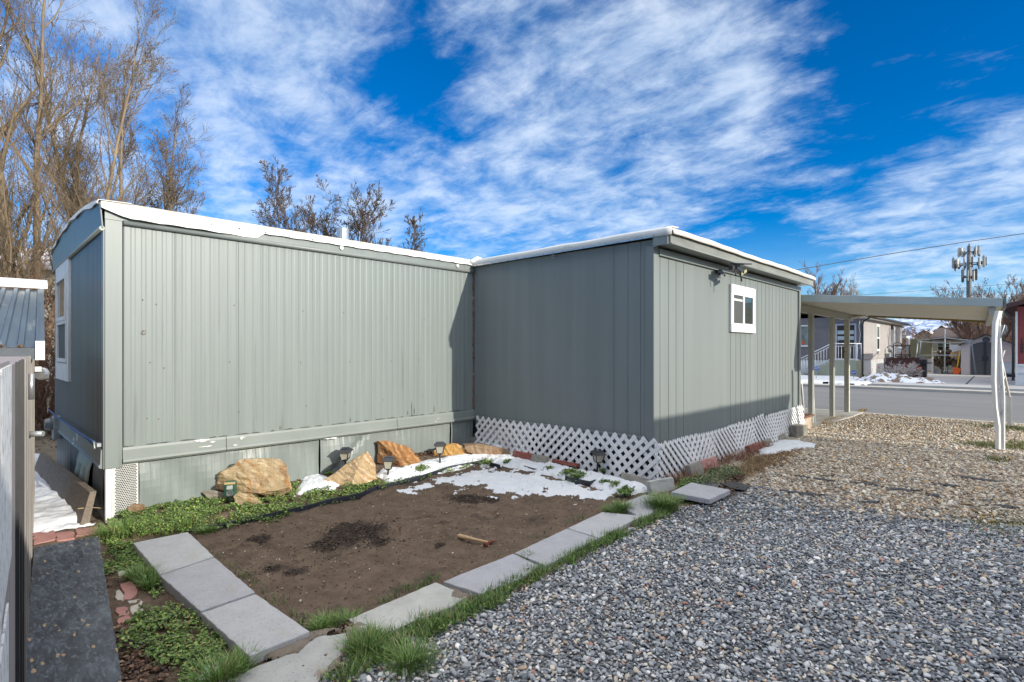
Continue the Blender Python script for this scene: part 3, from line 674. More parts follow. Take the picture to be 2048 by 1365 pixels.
MB().add(Lbox(RB0-.01, RB0+.02, off0+.02, 2.0, 1.535, 1.612), BF).build('fascia', mat('dark_blue_fascia', (.045, .06, .08), (.07, .085, .10), 12, rough=.5), shd)
MB().add(Lbox(RB0-.03, RB0+.02, off0-.03, off0+.019, 1.53, 1.66), BF).build('corner_cap', WHITE, shd)
V = [L2(s, n, roofz(s)+z) for s in (RB1-.02, RB1+.22) for n, z in ((off0-.06, .03), (2.0, .03), (2.0, .09), (off0-.06, .09))]
MB().add(V, [(0, 1, 2, 3), (7, 6, 5, 4), (0, 4, 5, 1), (1, 5, 6, 2), (2, 6, 7, 3), (3, 7, 4, 0)]).build('ridge_flashing', WHITE, shd)
V = [L2(s, n, roofz(s)+z) for s in (RB0, RB1) for n, z in ((off0-.03, -.03), (off0+.0, -.03), (off0+.0, .028), (off0-.03, .028))]
MB().add(V, [(0, 1, 2, 3), (7, 6, 5, 4), (0, 4, 5, 1), (1, 5, 6, 2), (2, 6, 7, 3), (3, 7, 4, 0)]).build('rake_trim', RFM, shd)

# ------------------------------------------------------------------ carport
cp = thing('carport', (13.5, 1.7, 0), 'cream metal carport between the grey addition and the street', 'carport')
CREAM = mat('cream_enamel', (.66, .66, .58), (.60, .60, .52), 4, rough=.45, c3=(.35, .30, .2), s3=5, lo3=.66, hi3=.8)
CREAMR = mat('chipped_cream_paint', (.58, .57, .48), (.5, .49, .4), 6, rough=.6, c3=(.18, .10, .06), s3=7, lo3=.62, hi3=.66, stretch=(1, 1, 1.5), bump=.3)
X0, X1 = 10.92, 16.0; YL, YR = 6.0, onX(2004, 605, 11.1).y
def ct(y, x): return 2.66+(y-YL)*.033+ -.015*(x-X0)*(1)/5
def lip(x, y): return ct(y, x)
zNL = onX(1600, 590, X0).z; zNR = onX(2006, 597, X0).z; yNL = onX(1600, 590, X0).y; yNR = onX(2006, 597, X0).y
zFL = onX(1690, 627, X1).z; yFL = onX(1690, 627, X1).y; zFR = onX(1990, 640, X1).z
sl_ = (zNL-zNR)/(yNL-yNR)
def tz(x, y):  # top surface near edge to far edge
    n_ = zNR+sl_*(y-yNR); slf = (zFL-zFR)/(yFL-onX(1990, 640, X1).y); f = zFR+slf*(y-onX(1990, 640, X1).y)+.10
    q = (x-X0)/(X1-X0); return n_*(1-q)+f*q
YRF = onX(1990, 640, X1).y
def yre(x): return yNR+(YRF-yNR)*(x-X0)/(X1-X0)
YR = yNR
prof = []; x = X0
while x < X1:
    for a, h in ((0, 0), (.01, .012), (.03, .012), (.04, 0)): prof.append((x+a, h))
    x += .10
prof.append((X1, 0)); V = []
for x, h in prof: V += [(x, yre(x), tz(x, yre(x))-.125+h), (x, YL, tz(x, YL)-.125+h)]
o = MB().add(V, [(i*2, i*2+2, i*2+3, i*2+1) for i in range(len(prof)-1)]).build('roof_panel', CREAM, cp); o.modifiers.new('t', 'SOLIDIFY').thickness = .003
V = [(x, y, tz(x, y)-.03) for x in (X0, X1) for y in (yre(x), YL)]; o = MB().add(V, [(0, 1, 3, 2)]).build('roof_top', WHITE, cp); o.modifiers.new('t', 'SOLIDIFY').thickness = .01
FM = mat('pale_blue_grey_enamel', (.44, .50, .50), (.38, .44, .44), 4, rough=.4)
def bar(x, y0, y1, z0a, z0b, h, t, m, name):
    V = [(x, y0, z0a-h), (x+t, y0, z0a-h), (x+t, y0, z0a), (x, y0, z0a), (x, y1, z0b-h), (x+t, y1, z0b-h), (x+t, y1, z0b), (x, y1, z0b)]
    return MB().add(V, [(0, 1, 2, 3), (7, 6, 5, 4), (0, 4, 5, 1), (1, 5, 6, 2), (2, 6, 7, 3), (3, 7, 4, 0)]).build(name, m, cp, bevel=.004)
bar(X0-.03, YR, YL, tz(X0, YR), tz(X0, YL), .13, .025, FM, 'fascia')
bar(X1+.004, YRF, YL, tz(X1, YRF)-.02, tz(X1, YL)-.02, .15, .04, mat('ochre_trim', (.30, .22, .07), (.22, .16, .05), 4, rough=.6), 'far_fascia')
V = [(x, yre(x)+y, tz(x, yre(x))+z) for x in (X0-.03, X1+.04) for y, z in ((-.035, -.15), (-.004, -.15), (-.004, .02), (-.035, .02))]
MB().add(V, BF).build('side_gutter', BLACKP if 0 else mat('dark_gutter', (.10, .10, .09), (.3, .28, .22), 8, rough=.5), cp)
# left beam along X at Y=3.3
YBm = 3.28
V = [(x, y, tz(x, YBm)-.14+z) for x in (X0, X1) for y, z in ((YBm-.05, -.15), (YBm+.05, -.15), (YBm+.05, 0), (YBm-.05, 0))]
MB().add(V, BF).build('beam', mat('beam_enamel', (.36, .37, .33), rough=.5), cp)
YRm = YR+.12
V = [(x, yre(x)+.12+y, tz(x, yre(x))-.13+z) for x in (X0, X1) for y, z in ((-.04, -.11), (.04, -.11), (.04, 0), (-.04, 0))]
MB().add(V, BF).build('beam', MATS['beam_enamel'], cp)
def cpost(x, y, zt, wd, m, kind='c'):
    z0 = float(gh(x, y))+.0; mb = MB()
    if kind == 'c':
        mb.box((x-wd/2, y-wd/2, z0), (x+wd/2, y-wd/2+.012, zt)).box((x-wd/2, y-wd/2+.013, z0), (x-wd/2+.012, y+wd/2, zt)).box((x+wd/2-.012, y-wd/2+.013, z0), (x+wd/2, y+wd/2, zt)).box((x-wd*.12, y-wd/2-.012, z0), (x+wd*.12, y-wd/2-.001, zt))
    else: mb.box((x-wd/2, y-wd/2, z0), (x+wd/2, y+wd/2, zt))
    return mb.build('post', m, cp, bevel=.003)
a = onY(1622, 700, YBm).x; b = onY(1664, 700, YBm).x; c = onY(1695, 700, YBm).x
cpost(a, YBm, tz(a, YBm)-.29, .09, CREAM); cpost(b, YBm, tz(b, YBm)-.29, .09, CREAM)
cpost(c-.05, YBm, tz(c, YBm)-.30, .105, CREAMR, 's')
MB().tube([(c-.03, YBm-.05, tz(c, YBm)-.24), (c+.15, YBm-.30, tz(c, YBm)-.20), (c+.17, YBm-.42, tz(c, YBm)-.16)], .03, 8).build('downpipe', WHITE, cp)
# bent kick plates
MB().tube([(a+.07, YBm-.02, .8), (a+.10, YBm-.03, .45), (a+.14, YBm-.04, .06)], .012, 6).build('bent_strip', WHITE, cp)
# right hand post: dented, made of a front strip with open lacing
pb = P(2004, 900); xr = pb.x; yr = pb.y
def bent(dx, dy, w_, pts, m, name):
    mb = MB(); V = []
    for (ox, oy, z) in pts:
        c_ = Vector((xr+dx+ox, yr+dy+oy, z)); V += [c_+Vector((-w_/2, w_*.36, 0)), c_+Vector((w_/2, -w_*.36, 0)), c_+Vector((w_/2+.035, .03, 0)), c_+Vector((-w_/2+.035, .045+w_*.36, 0))]
    n = len(pts); F_ = [(i*4+k, i*4+(k+1) % 4, (i+1)*4+(k+1) % 4, (i+1)*4+k) for i in range(n-1) for k in range(4)]+[(3, 2, 1, 0), tuple((n-1)*4+k for k in range(4))]
    return mb.add(V, F_).build(name, m, cp, bevel=.004)
zt_ = tz(xr, yr)-.20
bent(0, .012, .062, [(0, 0, -.02), (0, .0, .45), (0.0, .03, .75), (0, .045, 1.15), (0, .04, 1.7), (0, .035, 2.0), (-.01, .0, zt_)], WHITE, 'post')
bent(.012, -.030, .018, [(0, .0, .0), (0, -.0, .5), (0, .0, .9), (0, .02, 1.3), (0, .04, 1.7), (.01, .05, 2.0), (0, .03, zt_)], WHITE, 'post_flange')
for i in range(5): z = .25+i*.38; MB().tube([(xr+.01, yr+.02, z), (xr+.03, yr-.03, z+.2)], .008, 5).build('lacing', WHITE, cp)
p2 = P(2019, 853); MB().box((p2.x-.035, p2.y-.035, 0), (p2.x+.035, p2.y+.035, .62)).tube([(p2.x, p2.y, .6), (p2.x-.25, p2.y+.14, 1.5), (p2.x-.3, p2.y+.16, tz(p2.x, yNR)-.2)], .022, 8).build('post', WHITE, cp)
q = P(1997, 875); MB().tube([q+Vector((0, .0, .28)), q+Vector((.0, .05, .22)), q+Vector((0, .055, .12)), q+Vector((0, .0, .07))], .012, 8).build('hook', WHITE, cp)
for u in (1604, 1649, 1682):
    p = onY(u, 614+ (u-1604)*.25, YBm+.12); MB().tube([p, p+Vector((0, 0, -.05)), p+Vector((.03, 0, -.08)), p+Vector((.05, 0, -.05))], .006, 5).build('hook', BLACKP, cp)
# ------------------------------------------------------------------ pavers
def slab(name, px, top, th, m, label, cat='paver', group=None, tiltpts=None, bev=.006, rough=0):
    pts = [P(u, v, top) for u, v in px] if tiltpts is None else tiltpts
    c = sum(pts, Vector())/len(pts); base = Vector((c.x, c.y, pts[0].z-th)); rr = random.Random(int(px[0][0]*7+px[0][1]))
    edge = []; n = len(pts)
    for i in range(n):
        a, b = pts[i], pts[(i+1) % n]; k = max(1, int((b-a).length/.05))
        for j in range(k):
            q = a.lerp(b, j/k); r = (rr.uniform(-.003, .003) if j else 0)+(rr.uniform(-rough, rough) if rough else 0); d = (b-a).normalized(); q = q+Vector((-d.y, d.x, 0))*r; edge.append(q)
    mb = MB(); m_ = len(edge); V = edge+[p-Vector((0, 0, th)) for p in edge]
    mb.add(V, [tuple(range(m_)), tuple(range(2*m_-1, m_-1, -1))]+[(i, i+m_, (i+1) % m_+m_, (i+1) % m_) for i in range(m_)])
    o = mb.build(name, m, loc=base, bevel=bev); return tagit(o, label, cat, group)
GP = 'grey pavers edging the soil bed'
slab('paver', [(266, 1086), (376, 1064), (428, 1113), (319, 1149)], .075, .07, SLAB, 'grey paver at the far end of the left row, nearest the trailer corner', group=GP)
slab('paver', [(320, 1151), (429, 1115), (510, 1184), (401, 1222)], .07, .07, SLAB, 'grey paver in the middle of the left row beside the soil', group=GP)
slab('paver', [(402, 1226), (512, 1188), (620, 1263), (499, 1312)], .06, .06, SLAB, 'grey paver at the near end of the left row beside the soil', group=GP)
slab('paver', [(420, 1372), (560, 1315), (640, 1271), (699, 1264), (697, 1300), (650, 1345), (600, 1400), (520, 1420)], .018, .05, SLABW, 'broken half buried concrete slab at the near corner of the soil bed', group=GP, rough=.012)
slab('paver', [(697, 1238), (872, 1164), (934, 1193), (905, 1212), (775, 1264), (730, 1262)], .03, .06, SLABW, 'pale paver with soil covered corner, nearest of the right hand row', group=GP, rough=.004)
slab('paver', [(886, 1163), (1027, 1107), (1077, 1131), (1040, 1158), (960, 1187)], .03, .06, SLAB, 'paver in the right hand row directly below the hammer', group=GP, rough=.003)
slab('paver', [(1029, 1106), (1134, 1057), (1196, 1077), (1092, 1131)], .03, .06, SLAB, 'paver between the hammer and the snow in the right hand row', group=GP)
slab('paver', [(1136, 1056), (1204, 1024), (1284, 1032), (1197, 1076)], .03, .06, SLAB, 'paver second from the lattice corner in the right hand row', group=GP)
slab('paver', [(1236, 1010), (1288, 989), (1353, 1001), (1284, 1036)], .03, .06, SLAB, 'paver nearest the lattice corner in the right hand row', group=GP)
tp = [P(1342, 984, .10), P(1382, 965, .10), P(1461, 980, .08), P(1419, 999, .075)]
slab('paver', [(1342, 984)], 0, .05, SLAB, 'loose tilted paver lying on the gravel beside the lattice corner', group=None, tiltpts=tp)

for _m in (SLAB, SLABW):
    nt = NT(_m.node_tree); _b = _m.node_tree.nodes['Principled BSDF']; _p = _b.inputs['Base Color'].links[0].from_socket
    oi = nt.n('ObjectInfo').outputs['Random']; tcs = nt.n('TexCoord').outputs['Object']
    sp_ = nt.mr(nt.n('TexNoise', ins={0: tcs, 'Scale': 90.0, 'Detail': 2.0}).outputs[0], .62, .70, 1, .62)
    f_ = nt.math('MULTIPLY', nt.mr(oi, 0, 1, .84, 1.08), sp_); cc_ = nt.n('CombineColor', ins={0: f_, 1: f_, 2: nt.math('MULTIPLY', f_, nt.mr(oi, 0, 1, 1.03, .96))}).outputs[0]
    nt.t.links.new(nt.mix(1.0, _p, cc_, 'MULTIPLY'), _b.inputs['Base Color'])
# bricks and blocks along the lattice
def brick(px, h, thick, m, label, lean=0.25, cat='brick', name='brick', grp='bricks and blocks along the lattice', yaw=None, bev=.008):
    a, b = P(*px[0]), P(*px[1]); L = (b-a).length; ang = math.atan2(b.y-a.y, b.x-a.x) if yaw is None else yaw
    mid_ = (a+b)/2; R = Rz(ang) @ Rx(-lean); mb = MB(); rr = random.Random(int(px[0][0]))
    nx, nz = 6, 3; V = []
    bm = bmesh.new(); bmesh.ops.create_cube(bm, size=1); bmesh.ops.subdivide_edges(bm, edges=bm.edges[:], cuts=3, use_grid_fill=True)
    for v in bm.verts:
        q = Vector((v.co.x*L, v.co.y*thick, (v.co.z+.5)*h)); q += Vector([rr.uniform(-.004, .004) for _ in range(3)]); v.co = R @ q
    me = bpy.data.meshes.new(name); bm.to_mesh(me); bm.free(); me.materials.append(m)
    o = bpy.data.objects.new(name, me); COL.objects.link(o); o.location = mid_-Vector((0, 0, -.03 if (mid_.y > 3.15 and mid_.x < 5.5) else .015)); bv = o.modifiers.new('b', 'BEVEL'); bv.width = bev; bv.limit_method = 'ANGLE'
    ORG[o.name] = o.location; return tagit(o, label, cat, grp)
brick([(1026, 921), (1064, 928)], .10, .06, BRICKR, 'red brick leaning on the lattice, leftmost of the bricks')
brick([(1064, 928), (1094, 934)], .10, .07, BRICKG, 'grey block beside the leftmost red brick under the lattice')
brick([(1107, 930), (1156, 940)], .045, .07, BRICKR, 'thin red brick lying flat in the snow below the lattice')
brick([(1243, 962), (1300, 978)], .11, .05, BRICKG, 'long grey concrete block behind the snow near the lattice corner')
brick([(1300, 990), (1348, 980)], .15, .06, SLABW, 'pale stained concrete slab standing on edge at the lattice corner', cat='slab', name='concrete_slab', lean=.2)
brick([(1379, 955), (1404, 946)], .15, .08, BRICKG, 'pale grey block leaning on the lattice left of the pink stone')
brick([(1405, 945), (1436, 935)], .15, .06, BRICKP, 'pink paving stone leaning against the lattice', lean=.35)
brick([(1497, 906), (1524, 897)], .11, .07, BRICKR, 'dark red brick beside the snow patch by the lattice')
brick([(1526, 893), (1541, 888)], .10, .08, BRICKG, 'small grey block between the dark red brick and the snow patch')
brick([(1556, 881), (1570, 876)], .14, .07, BRICKG, 'small tilted grey block behind the snow patch', lean=.4)
brick([(1582, 873), (1604, 870)], .20, .2, mat('grey_concrete_block', (.27, .25, .21), (.20, .185, .16), 9, rough=.95, bump=.5, c3=(.34, .32, .28), s3=4), 'large concrete block at the street end of the lattice', lean=0, cat='block', name='concrete_block')
# steps with leaning gate at the door
st = thing('porch_step', P(1602, 858), 'brown topped white wooden step beside the concrete block', 'step')
c0 = P(1600, 861)
MB().box((c0.x+.05, c0.y+.0, 0), (c0.x+.75, c0.y+.9, .30)).build('step_side', mat('step_white_stained', (.55, .53, .48), (.40, .27, .16), 3, rough=.8), st, bevel=.006)
MB().box((c0.x+.0, c0.y-.03, .302), (c0.x+.8, c0.y+.9, .34)).build('tread', mat('brown_tread', (.22, .10, .06), (.16, .08, .05), 8, rough=.8), st, bevel=.006)
rl = thing('stair_rail', c0+Vector((1, .2, .3)), 'white handrail with pickets behind the corner of the addition', 'railing')
MB().tube([onY(1594, 762, 3.35), onY(1603, 768, 3.3), onY(1608, 835, 3.28)], .022, 6).build('rail', WHITE, rl)
mb = MB()
for u in (1595, 1598, 1601): mb.tube([onY(u, 768, 3.32), onY(u+1, 834, 3.32)], .018, 5)
mb.build('picket', mat('grey_picket', (.42, .41, .39), (.3, .29, .27), 10, rough=.7), rl)

# small path bricks at lower left
def flatstone(px, m, label, h=.012, name='paving_stone'):
    return slab(name, px, h, .04, m, label, 'paving stone', 'worn paving stones in the weeds by the black board', rough=.009, bev=.004)
flatstone([(232, 1140), (258, 1134), (266, 1144), (238, 1152)], BRICKC, 'small cream stone at the top of the weedy stone row', .015)
flatstone([(240, 1168), (266, 1161), (276, 1180), (262, 1198), (248, 1198)], BRICKP, 'pink stone beside the weeds, larger of the two pink ones', .018)
flatstone([(230, 1182), (240, 1178), (249, 1200), (236, 1206)], BRICKC, 'narrow cream stone left of the pink stone', .014)
flatstone([(254, 1202), (280, 1198), (290, 1222), (262, 1230)], BRICKC, 'broad cream stone below the upper pink stone', .016)
flatstone([(232, 1216), (254, 1212), (264, 1236), (236, 1250)], BRICKP, 'cracked pink stone lowest in the row by the black board', .014)
flatstone([(66, 1062), (110, 1058), (112, 1078), (66, 1090)], BRICKP, 'pink stone in front of the snow by the shed', .012)
flatstone([(112, 1066), (146, 1062), (150, 1076), (114, 1082)], BRICKP, 'pink stone between the snow and the black board', .012)
flatstone([(150, 1058), (196, 1054), (196, 1066), (152, 1072)], BRICKP, 'flat pink stone at the foot of the trailer corner', .012)
# black painted chip board
OSB = mat('black_painted_board', (.045, .054, .066), (.10, .118, .14), 9, rough=.5, bump=.9, bscale=14, stretch=(1, .55, 1), bd=.006)
nt = NT(OSB.node_tree); bs = OSB.node_tree.nodes['Principled BSDF']; prev = bs.inputs['Base Color'].links[0].from_socket
tcs = nt.n('TexCoord').outputs['Object']; tcd = nt.vmath('ADD', tcs, nt.n('VectorMath', operation='SCALE', ins={0: nt.n('TexNoise', ins={0: tcs, 'Scale': 30.0, 'Detail': 4.0}).outputs[1], 'Scale': .03}).outputs[0]); vo = nt.n('TexVoronoi', ins={0: nt.n('Mapping', ins={0: tcd, 'Scale': (1, .3, 1), 'Rotation': (0, 0, .6)}).outputs[0], 'Scale': 48.0, 'Randomness': 1.0})
sp = nt.n('SeparateColor', ins={0: vo.outputs['Color']})
chip = nt.math('MULTIPLY', nt.math('GREATER_THAN', sp.outputs[0], .935), nt.math('LESS_THAN', vo.outputs['Distance'], .38))
mott = nt.mix(nt.mr(sp.outputs[1], .2, 1, 0, .7), prev, (.02, .026, .034)); nz9 = nt.n('TexNoise', ins={0: nt.n('Mapping', ins={0: tcs, 'Rotation': (0, 0, .9), 'Scale': (1, .3, 1)}).outputs[0], 'Scale': 38.0, 'Detail': 5.0, 'Distortion': 1.5}).outputs[0]; mott = nt.mix(nt.mr(nz9, .52, .66, 0, .85), mott, (.15, .175, .205)); nt.t.links.new(nt.mix(chip, mott, (.40, .28, .17)), bs.inputs['Base Color'])
ob = slab('board', [(68, 1096), (197, 1072), (246, 1372), (252, 1420), (40, 1420)], .05, .018, OSB, 'black painted chipboard sheet lying along the shed', 'board', bev=.001)
# plank along the left skirting
pk = thing('plank', P(160, 1000), 'weathered grey brown plank leaning along the shaded trailer skirting', 'plank')
A = Vector((XE-.05, onX(122, 925, XE-.05).y, 0)); B = P(203, 1036); B.x = XE-.09; B.y = 6.15; A.x = XE-.22; A.y = 9.1
V = [B+Vector((-.09, 0, -.02)), B+Vector((-.02, 0, -.02)), B+Vector((.04, 0, .30)), B+Vector((-.01, 0, .30)), A+Vector((-.09, 0, -.02)), A+Vector((-.02, 0, -.02)), A+Vector((.05, 0, .27)), A+Vector((0, 0, .27))]
MB().add(V, [(0, 1, 2, 3), (7, 6, 5, 4), (0, 4, 5, 1), (1, 5, 6, 2), (2, 6, 7, 3), (3, 7, 4, 0)]).build('board', WOODT, pk, bevel=.004)
MB().tube([P(155, 1018, .16), P(180, 1015, .15), P(215, 1018, .10)], .004, 5).build('straw', mat('dry_straw', (.45, .33, .16), rough=.8), pk)

# ------------------------------------------------------------------ boulders (built as hulls of their corners)
def rockmat(name, c1, c2, c3, axis=(1, .3, .6), sc=3.0, dist=2.5, ov=.9, dk=.7):
    m = bpy.data.materials.new(name); m.use_nodes = True; t = NT(m.node_tree); b = m.node_tree.nodes['Principled BSDF']; b.inputs['Roughness'].default_value = .85
    tc = t.n('TexCoord').outputs['Object']; mp_ = t.n('Mapping', ins={0: tc, 'Rotation': axis}).outputs[0]
    wv = t.n('TexWave', ins={0: mp_, 'Scale': sc, 'Distortion': dist, 'Detail': 4.0, 'Detail Scale': 1.6, 'Detail Roughness': .65}).outputs[0]
    nz = t.n('TexNoise', ins={0: tc, 'Scale': 7.0, 'Detail': 9.0, 'Roughness': .65}).outputs[0]
    c = t.ramp(wv, [(0, c1), (.35, c2), (.55, c1), (.8, c3), (1, c2)]); c = t.mix(t.mr(nz, .40, .58, 0, ov), c, c1)
    nz2 = t.n('TexNoise', ins={0: mp_, 'Scale': 3.0, 'Detail': 10.0, 'Roughness': .75}).outputs[0]; c = t.mix(t.mr(nz2, .54, .66, 0, dk), c, (.17, .07, .025))
    t.t.links.new(c, b.inputs['Base Color'])
    mg = t.n('TexMusgrave') if hasattr(bpy.types, 'ShaderNodeTexMusgrave') else None
    nb = t.n('TexNoise', ins={0: mp_, 'Scale': 14.0, 'Detail': 10.0, 'Roughness': .7}).outputs[0]
    bp = t.n('Bump', ins={'Strength': .9, 'Distance': .025, 'Height': nb}); t.t.links.new(bp.outputs[0], b.inputs['Normal']); return m
RO = rockmat('ochre_banded_rock', (.44, .33, .19), (.56, .46, .31), (.42, .20, .06), (.4, .5, .9), .9, 7)
RB_ = rockmat('banded_sandstone', (.52, .40, .24), (.48, .28, .11), (.62, .54, .43), (.2, .9, .5), 1.9, 2.6, .3, .25)
RR = rockmat('rusty_rock', (.30, .135, .04), (.46, .29, .14), (.20, .08, .025), (.7, .2, .4), 1.4, 5, .5, .8)
RY = rockmat('yellow_rock', (.50, .28, .07), (.58, .40, .18), (.40, .17, .06), (.1, 1.2, .3), 1.5, 5, .5)
RG = mat('grey_rock', (.34, .31, .26), (.24, .21, .17), 7, rough=.9, bump=.8, bscale=18, bd=.02)
RBN = rockmat('brown_flat_rock', (.30, .20, .12), (.40, .30, .20), (.22, .14, .08), (.1, .2, .3), 1.2, 4)
def boulder(front, back, t0, dep, m, label, sub=3, amp=.022, seed=1, grp='boulders', t_front=None, name='boulder', ledges=()):
    """front/back silhouettes as photo corners placed at depths t0 and t0+dep; ledges: extra (u,v,dt)"""
    bm = bmesh.new(); pts = [onD(u, v, t0) for u, v in front]+[onD(u, v, t0+dep) for u, v in back]+[onD(u, v, t0+d) for u, v, d in ledges]
    for p in pts: bm.verts.new(p)
    r = bmesh.ops.convex_hull(bm, input=bm.verts); bmesh.ops.delete(bm, geom=list({g_ for g_ in r['geom_interior']+r['geom_unused'] if isinstance(g_, bmesh.types.BMVert)}), context='VERTS')
    c = sum(pts, Vector())/len(pts); base = Vector((c.x, c.y, min(p.z for p in pts)))
    for _ in range(sub): bmesh.ops.subdivide_edges(bm, edges=bm.edges[:], cuts=1, use_grid_fill=True)
    bmesh.ops.triangulate(bm, faces=bm.faces[:])
    from mathutils import noise as N
    for v in bm.verts:
        q = v.co*4+Vector((seed*3.1, 0, 0)); d = N.fractal(q*1.2, .8, 2.1, 5)*amp+N.fractal(Vector((q.x, q.y, q.z*2.6))*3.5, .9, 2.1, 3)*amp*.5
        cell = N.cell(Vector((q.x*1.1, q.y*1.1, q.z*1.9)))*amp*.5
        v.co += (v.co-c).normalized()*(d+cell)
    for v in bm.verts: v.co -= base
    me = bpy.data.meshes.new(name); bm.to_mesh(me); bm.free(); me.materials.append(m); o = bpy.data.objects.new(name, me); COL.objects.link(o); o.location = base; ORG[o.name] = base
    return tagit(o, label, 'rock', grp)
boulder([(435, 955), (490, 922), (545, 920), (572, 925), (586, 985), (560, 995), (470, 992), (432, 978)], [(450, 935), (500, 917), (560, 917), (575, 960), (450, 975)], 5.55, .30, RO, 'large pale ochre boulder, leftmost of the big four beside the green device', seed=1, ledges=[(440, 946, -.06), (520, 940, -.04), (580, 975, -.05), (520, 990, -.08), (470, 940, -.02)])
boulder([(642, 965), (700, 930), (735, 902), (748, 925), (752, 958), (715, 975), (690, 974), (645, 978)], [(690, 945), (735, 901), (750, 950), (680, 970)], 6.05, .30, RB_, 'striped sandstone boulder between the leaning solar light and the snow', seed=2, ledges=[(700, 975, -.10), (722, 920, -.04)])
boulder([(752, 884), (757, 925), (800, 950), (808, 952), (845, 935), (838, 915), (815, 892), (780, 884)], [(755, 882), (812, 893), (840, 925), (790, 940)], 6.9, .30, RR, 'tall rusty brown boulder with a sharp left peak', seed=3, ledges=[(795, 915, -.14), (806, 950, -.10), (758, 883, -.02)])
boulder([(867, 903), (880, 892), (915, 889), (932, 900), (945, 918), (925, 925), (895, 933), (870, 932)], [(885, 890), (915, 889), (935, 915), (880, 920)], 7.35, .28, RY, 'yellow orange boulder beside the path light nearest the wall corner', seed=4, ledges=[(900, 925, -.1)])
boulder([(408, 960), (416, 951), (436, 952), (440, 975), (410, 985)], [(415, 950), (438, 955), (430, 975)], 5.75, .18, RG, 'small grey stone tucked against the left end of the ochre boulder', seed=5, amp=.01, sub=2)
boulder([(468, 992), (478, 986), (500, 987), (516, 997), (522, 1010), (500, 1014), (470, 1008)], [(475, 988), (505, 988), (515, 1004)], 5.25, .22, RO, 'flat low ochre stone in the clover below the big ochre boulder', seed=6, amp=.012, sub=2)
boulder([(405, 985), (420, 980), (452, 986), (455, 1000), (420, 1000)], [(420, 979), (450, 985), (440, 996)], 5.45, .2, RG, 'flat shaded grey stone behind the green device', seed=9, amp=.01, sub=2)
boulder([(256, 1016), (270, 1008), (288, 1010), (290, 1020), (276, 1027), (260, 1026)], [(265, 1009), (285, 1010), (280, 1020)], 5.0, .14, RBN, 'small pale stone under the perforated vent panel', seed=7, amp=.008, sub=2)
boulder([(930, 893), (955, 889), (1010, 898), (1022, 908), (1015, 916), (975, 915), (935, 905)], [(925, 888), (960, 886), (1015, 900)], 7.3, .35, RBN, 'long flat brown stone capped with snow in the wall corner', seed=8, amp=.012, sub=2)
q = onD(950, 889, 7.75)
brick([(924, 893), (975, 896)], .13, .06, BRICKG, 'grey block behind the snow capped flat stone in the wall corner', lean=0)

# ------------------------------------------------------------------ path lights
LAMPG = mat('clear_plastic', (.42, .40, .33), (.5, .48, .40), 5, rough=.25)
def pathlight(u, v, h, lean, yaw, label, s=1.0):
    b = P(u, v); b.z += .03; t = thing('path_light', b, label, 'path light', 'solar path lights in the bed')
    R = Rz(yaw) @ Rx(lean); D = lambda x, y, z: b+R @ Vector((x*s, y*s, z*s))
    hh = h/s
    MB().tube([D(0, 0, -.03), D(0, 0, hh-.14)], .011*s, 8).build('stake', BLACKP, t)
    MB().lathe(D(0, 0, 0), [(0, 0)], 3) if 0 else None
    def fr_(r, z): return [D(sx*r, sy*r, z) for sx, sy in ((-1, -1), (1, -1), (1, 1), (-1, 1))]
    def frust(r0, z0, r1, z1): 
        return MB().add(fr_(r0, z0)+fr_(r1, z1), [(3, 2, 1, 0), (4, 5, 6, 7), (0, 1, 5, 4), (1, 2, 6, 5), (2, 3, 7, 6), (3, 0, 4, 7)])
    frust(.018, hh-.155, .036, hh-.135).build('lamp_base', BLACKP, t)
    frust(.033, hh-.134, .05, hh-.045).build('lens', LAMPG, t)
    mb = MB()
    for sx, sy in ((-1, -1), (1, -1), (1, 1), (-1, 1)): mb.tube([D(sx*.036, sy*.036, hh-.136), D(sx*.053, sy*.053, hh-.042)], .005*s, 5)
    mb.build('cage', BLACKP, t)
    frust(.075, hh-.042, .045, hh-.012).add([], []).build('cap', BLACKP, t)
    frust(.042, hh-.0115, .040, hh-.004).build('solar_panel', mat('solar_cell', (.02, .03, .05), rough=.2), t)
pathlight(692, 957, .35, .12, -.8, 'black path light leaning behind the striped sandstone boulder', 1.05)
pathlight(776, 962, .26, .03, .9, 'path light in the snow in front of the rusty brown boulder', 1.05)
pathlight(880, 937, .31, .0, .9, 'path light standing left of the yellow orange boulder', 1.05)
pathlight(1194, 948, .27, .18, -.5, 'tilted path light in front of the white lattice', 1.05)
# green animal repeller
b = P(461, 1014); t = thing('animal_repeller', b, 'green box with round speaker on a metal stake in the clover', 'repeller')
GRN = mat('green_plastic', (.02, .075, .05), (.025, .09, .06), 8, rough=.35)
R = Rz(-.785+.25); D = lambda x, y, z: b+R @ Vector((x, y, z))
MB().lathe(b-Vector((0, 0, .03)), [(.014, 0), (.014, .13), (.009, .131), (.009, .14)], 10).build('stake', ALU, t)
b = b+Vector((0, 0, .03))
def obx(a, c): 
    mb = MB(); V = [D(x, y, z) for z in (a[2], c[2]) for x, y in ((a[0], a[1]), (c[0], a[1]), (c[0], c[1]), (a[0], c[1]))]; return mb.add(V, BF)
obx((-.055, -.03, .08), (.055, .03, .235)).build('body', GRN, t, bevel=.012)
obx((-.05, -.036, .205), (.05, -.031, .228)).build('solar_strip', mat('solar_strip', (.45, .36, .18), rough=.3), t)
obx((-.028, -.037, .155), (.028, -.031, .195)).build('label_plate', mat('label_silver', (.5, .52, .5), (.2, .25, .25), 60, rough=.3), t)
